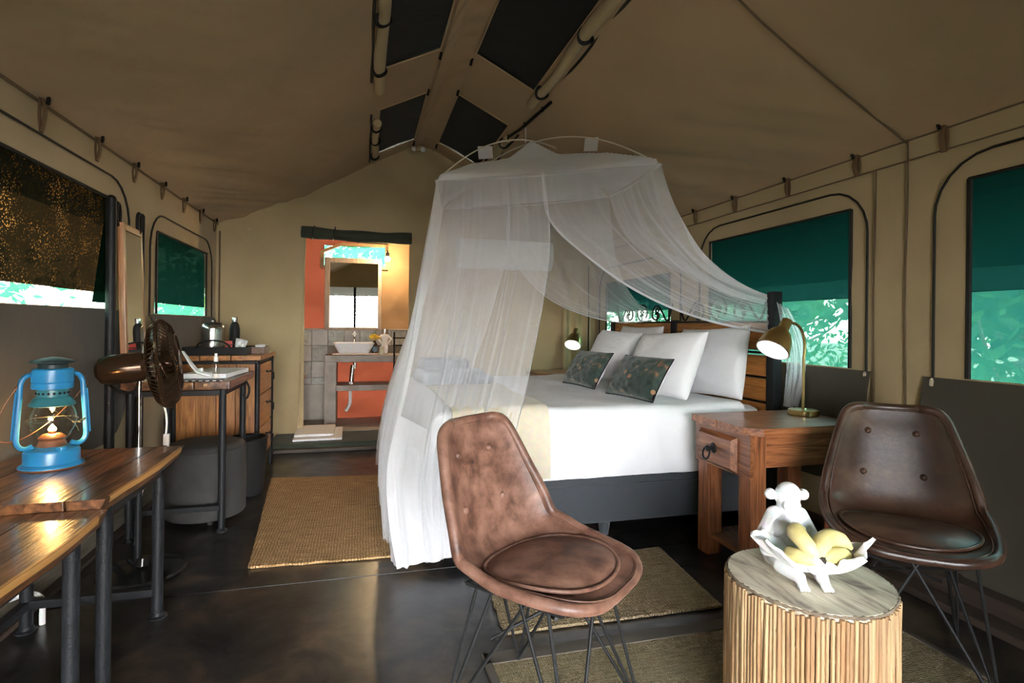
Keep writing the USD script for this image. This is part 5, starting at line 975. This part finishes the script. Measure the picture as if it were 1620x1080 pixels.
part(cb_, 'carcass', span(CX0+0.03, CX1-0.05, CY0+0.035, CY1-0.03, 0.13, cz-0.05, 0.003), 'oak_z')
for z0, z1 in ((0.145, 0.375), (0.385, 0.615), (0.625, 0.845)):
    d = part(cb_, 'drawer', span(CX1-0.05, CX1-0.012, CY0+0.045, CY1-0.045, z0, z1, 0.004), 'oak_y')
    zc = (z0+z1)/2+0.04; part(d, 'latch', MB(tube([(CX1-0.014, CY1-0.30, zc), (CX1+0.03, CY1-0.30, zc), (CX1+0.042, CY1-0.30, zc-0.012), (CX1+0.042, CY1-0.30, zc-0.06)], 0.007, 6), rod((CX1+0.010, CY1-0.36, zc), (CX1+0.010, CY1-0.24, zc), 0.006, 6)), 'wrought_iron')

# ---- things on the cabinet and the dressing table
ty = 4.40
tr = thing('serving_tray', 'black tray of tea things on the cabinet', 'tray', (-1.0, ty+0.10, cz))
part(tr, 'bottom', span(-1.22, -0.80, ty-0.05, ty+0.26, cz, cz+0.012, 0.003), 'matte_black')
for a, b, c, d in ((-1.22, -0.80, ty-0.05, ty-0.038), (-1.22, -0.80, ty+0.248, ty+0.26), (-1.22, -1.208, ty-0.038, ty+0.248), (-0.812, -0.80, ty-0.038, ty+0.248)): part(tr, 'rim', span(a, b, c, d, cz+0.010, cz+0.055, 0.003), 'matte_black')
part(tr, 'handle', MB(tube(spline([(-1.13, ty-0.052, cz+0.05), (-1.12, ty-0.062, cz+0.068), (-0.92, ty-0.062, cz+0.068), (-0.91, ty-0.052, cz+0.05)], 20), 0.006, 6)), 'matte_black')
kt = thing('vacuum_flask', 'squat polished steel flask on the cabinet', 'flask', (-1.075, 4.56, cz+0.012)); kl = lambda p, m_, nm: part(kt, nm, lathe(p, 32, (-1.075, 4.56, cz+0.012)), m_)
kl([(0, 0), (0.076, 0), (0.080, 0.005), (0.080, 0.17), (0.076, 0.192), (0.064, 0.205), (0, 0.206)], 'steel', 'body'); kl([(0.0, 0.204), (0.060, 0.204), (0.058, 0.216), (0.02, 0.222), (0, 0.222)], 'matte_black', 'lid'); part(kt, 'knob', ball((-1.075, 4.56, cz+0.240), 0.010, sub=2), 'steel')
bt = thing('water_bottle', 'slim black bottle with a steel cap beside the flask', 'bottle', (-0.955, 4.70, cz+0.012)); bl_ = lambda p, m_, nm: part(bt, nm, lathe(p, 24, (-0.955, 4.70, cz+0.012)), m_)
bl_([(0, 0), (0.034, 0), (0.037, 0.004), (0.037, 0.17), (0.030, 0.205), (0.018, 0.225), (0, 0.226)], 'matte_black', 'body'); bl_([(0, 0.224), (0.019, 0.224), (0.0205, 0.228), (0.0205, 0.258), (0.018, 0.262), (0, 0.262)], 'steel', 'cap')
single('coffee_packet', rot(rbox((-0.955, 4.50, cz+0.060), (0.05, 0.012, 0.075), 0.004), 0.3, [0, 0, 1], (-0.955, 4.5, cz)), 'red_packet', 'small red packet standing in the tray', 'packet', (-0.955, 4.50, cz+0.02))
cu = thing('paper_cup', 'white cup tipped in the tray on the cabinet', 'cup', (-0.885, 4.50, cz+0.012)); CUP = MB(thick(lathe([(0.001, 0), (0.030, 0), (0.042, 0.085), (0.043, 0.087)], 24), 0.002))
part(cu, 'body', put(rot(_tm(CUP), 0.25, [0, 1, 0]), (-0.885, 4.50, cz+0.022)), 'white_ceramic', smooth=50)
single('teaspoon', MB(tube([(-1.02, ty+0.03, cz+0.058), (-0.90, ty+0.06, cz+0.075)], 0.003, 6), ball((-1.035, ty+0.028, cz+0.056), 0.011, (1.4, 1, 0.4), 1)), 'steel', 'steel teaspoon lying across the tray', 'spoon', (-0.96, ty+0.04, cz+0.06))
tb = thing('wooden_box', 'small open wooden box at the end of the cabinet top', 'box', (-0.755, 4.62, cz))
part(tb, 'bottom', span(-0.80, -0.715, 4.50, 4.74, cz, cz+0.008, 0.002), 'slab_wood')
for a, b, c, d in ((-0.80, -0.715, 4.50, 4.508), (-0.80, -0.715, 4.732, 4.74), (-0.80, -0.792, 4.508, 4.732), (-0.723, -0.715, 4.508, 4.732)): part(tb, 'side', span(a, b, c, d, cz+0.006, cz+0.05, 0.002), 'slab_wood_x')
single('sachets', MB(*[rot(rbox((-0.757, 4.55+0.03*k, cz+0.04), (0.05, 0.006, 0.05), 0.002), 0.2*(k % 2), [1, 0, 0], (-0.757, 4.55+0.03*k, cz+0.02)) for k in range(5)]), 'white_paper', 'row of paper sachets in the small wooden box', 'sachets', (-0.757, 4.6, cz+0.02), kind='stuff')
single('folder', rot(span(-0.95, -0.72, 3.42, 3.86, DZt+0.004, DZt+0.030, 0.003), -0.08, [0, 0, 1], (-0.83, 3.6, 0)), 'white_paper', 'white information folder lying on the dressing table', 'folder', (-0.83, 3.62, DZt))
single('table_runner', span(-0.99, -0.725, 3.30, 3.95, DZt, DZt+0.004, 0.001), 'dotted_cloth', 'dotted black and white runner on the dressing table', 'table runner', (-0.86, 3.6, DZt))
sp = thing('spray_bottle', 'clear spray bottle with white pump on the dressing table', 'bottle', (-0.775, 3.36, DZt+0.004)); sl = lambda p, m_, nm: part(sp, nm, lathe(p, 20, (-0.775, 3.36, DZt+0.004)), m_)
sl([(0, 0), (0.018, 0), (0.019, 0.003), (0.019, 0.085), (0.012, 0.098), (0, 0.099)], 'clear_glass', 'body'); sl([(0, 0.097), (0.011, 0.097), (0.011, 0.125), (0.008, 0.127), (0.008, 0.142), (0, 0.143)], 'white_plastic', 'pump')
tv = MB(tube(spline([(-0.955, 3.42, DZt+0.155), (-0.915, 3.40, DZt+0.10), (-0.865, 3.38, DZt+0.045), (-0.80, 3.37, DZt+0.025)], 24), lin(0.010, 0.024, 24), 8, flat=0.45), tube([(-0.85, 3.385, DZt+0.03), (-0.855, 3.38, DZt+0.065)], 0.012, 6))
single('folded_napkin', tv, 'white_paper', 'white twisted paper napkin beside the spray bottle', 'napkin', (-0.87, 3.39, DZt))
ts = thing('tissue_box', 'pale tissue box with a tissue pulled up, below the mirror', 'tissue box', (-1.13, 3.33, DZt)); part(ts, 'box', span(-1.20, -1.065, 3.31, 3.43, DZt, DZt+0.085, 0.006), 'cream_throw')
q = np.array([(-1.16+0.05*u+0.03*v, 3.37+0.02*math.sin(u*5+v*3), DZt+0.08+0.115*v*(1-0.35*u)) for u in lin(0, 1, 8) for v in lin(0, 1, 8)]).reshape(8, 8, 3); part(ts, 'tissue', thick(grid(q), 0.003), 'white_paper')
# stool, bin
PC = np.array([-0.885, 3.635, 0]); pf = thing('pouf_stool', 'round grey suede pouf pushed under the dressing table', 'stool', PC)
part(pf, 'drum', lathe([(0, 0.03), (0.205, 0.03), (0.213, 0.04), (0.216, 0.24), (0.213, 0.405), (0.200, 0.436), (0.17, 0.447), (0.08, 0.452), (0, 0.453)], 64, PC), 'pouf_suede', smooth=50)
part(pf, 'piping', tube([PC+np.array([0.209*math.cos(a), 0.209*math.sin(a), 0.415]) for a in lin(0, 2*PI, 61)[:-1]], 0.005, 6, closed=True), 'pouf_suede')
for a in (0.4, 2.0, 3.5, 5.1): part(pf, 'foot', lathe([(0, 0), (0.016, 0), (0.018, 0.032), (0, 0.032)], 12, PC+np.array([0.15*math.cos(a), 0.15*math.sin(a), 0])), 'matte_black')
BC_ = np.array([-0.742, 4.07, 0]); wbn = thing('waste_bin', 'black wire waste bin in front of the cabinet', 'waste bin', BC_)
part(wbn, 'wall', thick(lathe([(0.001, 0.004), (0.098, 0.004), (0.102, 0.01), (0.124, 0.375)], 40, BC_), 0.003), 'matte_black'); part(wbn, 'rim', tube([BC_+np.array([0.125*math.cos(a), 0.125*math.sin(a), 0.376]) for a in lin(0, 2*PI, 41)[:-1]], 0.006, 6, closed=True), 'gloss_black')
pc = thing('power_cord', 'white cord and plug hanging beside the fan', 'cord', (-0.93, 3.10, 0.7)); part(pc, 'cord', tube(spline([(-0.92, 3.02, 0.74), (-0.905, 3.0, 0.70), (-0.905, 3.0, 0.62), (-0.900, 3.0, 0.56), (-0.88, 3.0, 0.53), (-0.93, 3.05, 0.50), (-1.02, 3.12, 0.40), (-1.10, 3.2, 0.02)], 50), 0.005, 6), 'white_plastic'); part(pc, 'plug', rbox((-0.903, 3.0, 0.585), (0.026, 0.022, 0.055), 0.004), 'white_plastic')
single('wall_pipe', tube(spline([(-1.27, 2.50, 0.10), (-1.20, 2.50, 0.115), (-1.165, 2.49, 0.10), (-1.16, 2.49, 0.05), (-1.16, 2.49, 0.0)], 24), 0.010, 8), 'white_plastic', 'short white plastic pipe bend under the lantern table', 'pipe', (-1.2, 2.5, 0))
single('black_strap', tube(spline([(-0.735, 3.87, 0.80), (-0.715, 3.87, 0.77), (-0.70, 3.87, 0.70), (-0.715, 3.87, 0.665), (-0.735, 3.87, 0.69)], 20), 0.007, 6), 'matte_black', 'black strap loop hanging from the dressing table edge', 'strap', (-0.72, 3.87, 0.75))

# ---- bathroom things
VZ = 0.815; va = thing('vanity', 'rough cement vanity with open shelf under the wash basin', 'vanity', (0.1, 6.3, 0.08))
part(va, 'top_slab', span(-0.385, 1.45, 6.10, 6.52, VZ-0.075, VZ, 0.010), 'vanity_cement'); part(va, 'pillar', span(-0.385, -0.265, 6.105, 6.52, 0.07, VZ-0.07, 0.010), 'vanity_cement'); part(va, 'shelf', span(-0.27, 1.45, 6.13, 6.52, 0.435, 0.495, 0.008), 'vanity_cement'); part(va, 'pillar', span(1.33, 1.45, 6.105, 6.52, 0.07, VZ-0.07, 0.010), 'vanity_cement')
bs = thing('wash_basin', 'white rectangular wash basin on the cement vanity', 'basin', (-0.09, 6.30, VZ))
def hullbox(l): return m3.Manifold.hull_points(np.array(l, float))
def fr(x, y, z, r=0.03): return [(sx*(x-r)+r*math.cos(a)*sx, sy*(y-r)+r*math.sin(a)*sy, z) for sx in (-1, 1) for sy in (-1, 1) for a in (0, 0.5, 1.05, 1.57)]
part(bs, 'bowl', put(_tm(hullbox(fr(0.155, 0.12, 0.0)+fr(0.215, 0.165, 0.112)) - hullbox(fr(0.135, 0.10, 0.02)+fr(0.203, 0.153, 0.13))), (-0.09, 6.29, VZ+0.016)), 'white_ceramic')
part(bs, 'stand', span(-0.31, 0.165, 6.14, 6.45, VZ, VZ+0.018, 0.003), 'oak_x', 'wooden board under the basin')
tp = thing('tap', 'white pillar tap behind the basin', 'tap', (-0.09, 6.475, VZ)); part(tp, 'pillar', rod((-0.09, 6.475, VZ), (-0.09, 6.475, VZ+0.20), 0.012, 12), 'chrome'); part(tp, 'spout', tube(spline([(-0.09, 6.475, VZ+0.17), (-0.09, 6.42, VZ+0.185), (-0.09, 6.38, VZ+0.16)], 12), 0.009, 8), 'chrome'); part(tp, 'lever', MB(rbox((-0.09, 6.47, VZ+0.215), (0.045, 0.03, 0.016), 0.004), ball((-0.09, 6.475, VZ+0.235), 0.012)), 'white_plastic')
dp = thing('drain_pipe', 'chrome trap and white waste pipe under the basin', 'pipe', (-0.09, 6.30, 0.5)); part(dp, 'trap', MB(rod((-0.08, 6.25, 0.745), (-0.08, 6.25, 0.66), 0.020, 14), rod((-0.10, 6.25, 0.70), (-0.115, 6.25, 0.52), 0.026, 14)), 'chrome'); part(dp, 'waste_pipe', tube(spline([(-0.115, 6.26, 0.55), (-0.125, 6.26, 0.40), (-0.14, 6.28, 0.25), (-0.17, 6.30, 0.205)], 16), 0.020, 10), 'white_plastic')
wm = thing('wall_mirror', 'wood-framed mirror on the bathroom wall above the basin', 'mirror', (-0.10, 6.5, 1.45)); part(wm, 'glass', span(-0.365, 0.165, 6.500, 6.508, 1.10, 1.83, 0.001), 'mirror_glass')
for a, b, c, d, n in ((-0.415, -0.36, 1.075, 1.88, 'frame_side'), (0.16, 0.20, 1.075, 1.88, 'frame_side'), (-0.36, 0.16, 1.825, 1.88, 'frame_top'), (-0.36, 0.16, 1.075, 1.105, 'frame_bottom')): part(wm, n, span(a, b, 6.488, 6.515, c, d, 0.005), 'weathered_wood')
lb = thing('bare_bulb', 'glowing bulb on the bathroom wall beside the mirror', 'light bulb', (0.262, 6.46, 1.89)); part(lb, 'bulb', ball((0.255, 6.30, 1.865), 0.030, sub=3), 'bulb', smooth=True); part(lb, 'socket', MB(lathe([(0, 0.02), (0.018, 0.02), (0.020, 0.06), (0, 0.065)], 16, (0.255, 6.30, 1.872)), tube([(0.255, 6.30, 1.93), (0.257, 6.40, 1.965), (0.260, 6.58, 1.97)], 0.008, 8)), 'matte_black')
vs_ = thing('body_vase', 'white vase shaped like a standing torso on the vanity', 'vase', (0.235, 6.34, VZ)); VB = np.array([0.235, 6.34, VZ])
part(vs_, 'body', blob([(VB+[0, 0, 0.03], 0.036, VB+[0, 0, 0.07], 0.042), (VB+[0, 0, 0.07], 0.042, VB+[0, 0, 0.13], 0.028), (VB+[0, 0, 0.13], 0.028, VB+[0, 0, 0.19], 0.040), (VB+[0, 0, 0.19], 0.036, VB+[0, 0, 0.225], 0.020)] + [b for s_ in (-1, 1) for b in ((VB+[0.03*s_, 0, 0.20], 0.016, VB+[0.072*s_, 0, 0.165], 0.011), (VB+[0.072*s_, 0, 0.165], 0.011, VB+[0.035*s_, -0.01, 0.12], 0.010))], 0.008, 5), 'white_ceramic'); part(vs_, 'stopper', lathe([(0, 0.22), (0.032, 0.22), (0.034, 0.224), (0.034, 0.275), (0, 0.278)], 20, VB), 'steel')
fv = thing('flower_bottle', 'dark amber bottle holding yellow flowers beside the basin', 'bottle', (0.075, 6.22, VZ+0.018)); FB = np.array([0.125, 6.21, VZ+0.018])
part(fv, 'body', lathe([(0, 0), (0.030, 0), (0.031, 0.004), (0.031, 0.09), (0.014, 0.115), (0.013, 0.135), (0, 0.135)], 20, FB), 'amber_bottle'); part(fv, 'label', lathe([(0.0316, 0.02), (0.0316, 0.07)], 20, FB), 'label_blue')
for k in range(7): a = k*0.9; part(fv, 'petal', MB(ball(FB+np.array([0.035*math.cos(a), 0.02*math.sin(a), 0.165+0.014*(k % 3)]), 0.022, (1.3, 0.6, 0.6), 1), rod(FB+np.array([0, 0, 0.13]), FB+np.array([0.035*math.cos(a), 0.02*math.sin(a), 0.165]), 0.003, 5)), 'yellow_petal')
so = thing('soap_dispenser', 'small frosted soap dispenser with white pump', 'dispenser', (0.2, 6.17, VZ)); SB = np.array([0.200, 6.17, VZ]); part(so, 'body', lathe([(0, 0), (0.026, 0), (0.027, 0.08), (0.012, 0.092), (0, 0.092)], 20, SB), 'cream_throw'); part(so, 'pump', MB(rod(SB+[0, 0, 0.09], SB+[0, 0, 0.125], 0.006, 8), rbox(SB+[0.0, -0.01, 0.13], (0.018, 0.045, 0.012), 0.004)), 'white_plastic')
hk = thing('towel_stand', 'black iron towel stand with short arms at the vanity end', 'stand', (0.32, 6.05, 0.08)); part(hk, 'pole', rod((0.325, 6.06, 0.08), (0.325, 6.06, 1.06), 0.010, 10), 'wrought_iron'); part(hk, 'foot', lathe([(0, 0.078), (0.09, 0.078), (0.09, 0.088), (0, 0.092)], 24, (0.325, 6.06, 0)), 'wrought_iron')
for z in (0.92, 1.0): part(hk, 'arm', MB(rod((0.325, 6.06, z), (0.45, 6.05, z), 0.008, 8), ball((0.325, 6.06, z), 0.016, sub=1)), 'wrought_iron')
bm = thing('bath_mat', 'folded white bath mat lying in the doorway', 'bath mat', (-0.39, 5.62, 0.075)); part(bm, 'lower_fold', rot(span(-0.61, -0.18, 5.34, 5.92, 0.077, 0.100, 0.010), 0.02, [0, 0, 1], (-0.4, 5.6, 0)), 'towel_white'); part(bm, 'upper_fold', rot(span(-0.605, -0.25, 5.42, 5.91, 0.100, 0.128, 0.012), 0.02, [0, 0, 1], (-0.4, 5.6, 0)), 'towel_white')
bh = thing('bath_ledge', 'small wooden seat at the left of the bathroom', 'bench', (-0.78, 6.2, 0.08)); part(bh, 'seat', span(-1.0, -0.60, 5.86, 6.48, 0.545, 0.58, 0.006), 'oak_x')
for x in (-0.97, -0.64):
    for y in (5.90, 6.44): part(bh, 'leg', span(x-0.02, x+0.02, y-0.02, y+0.02, 0.078, 0.545, 0.004), 'oak_z')
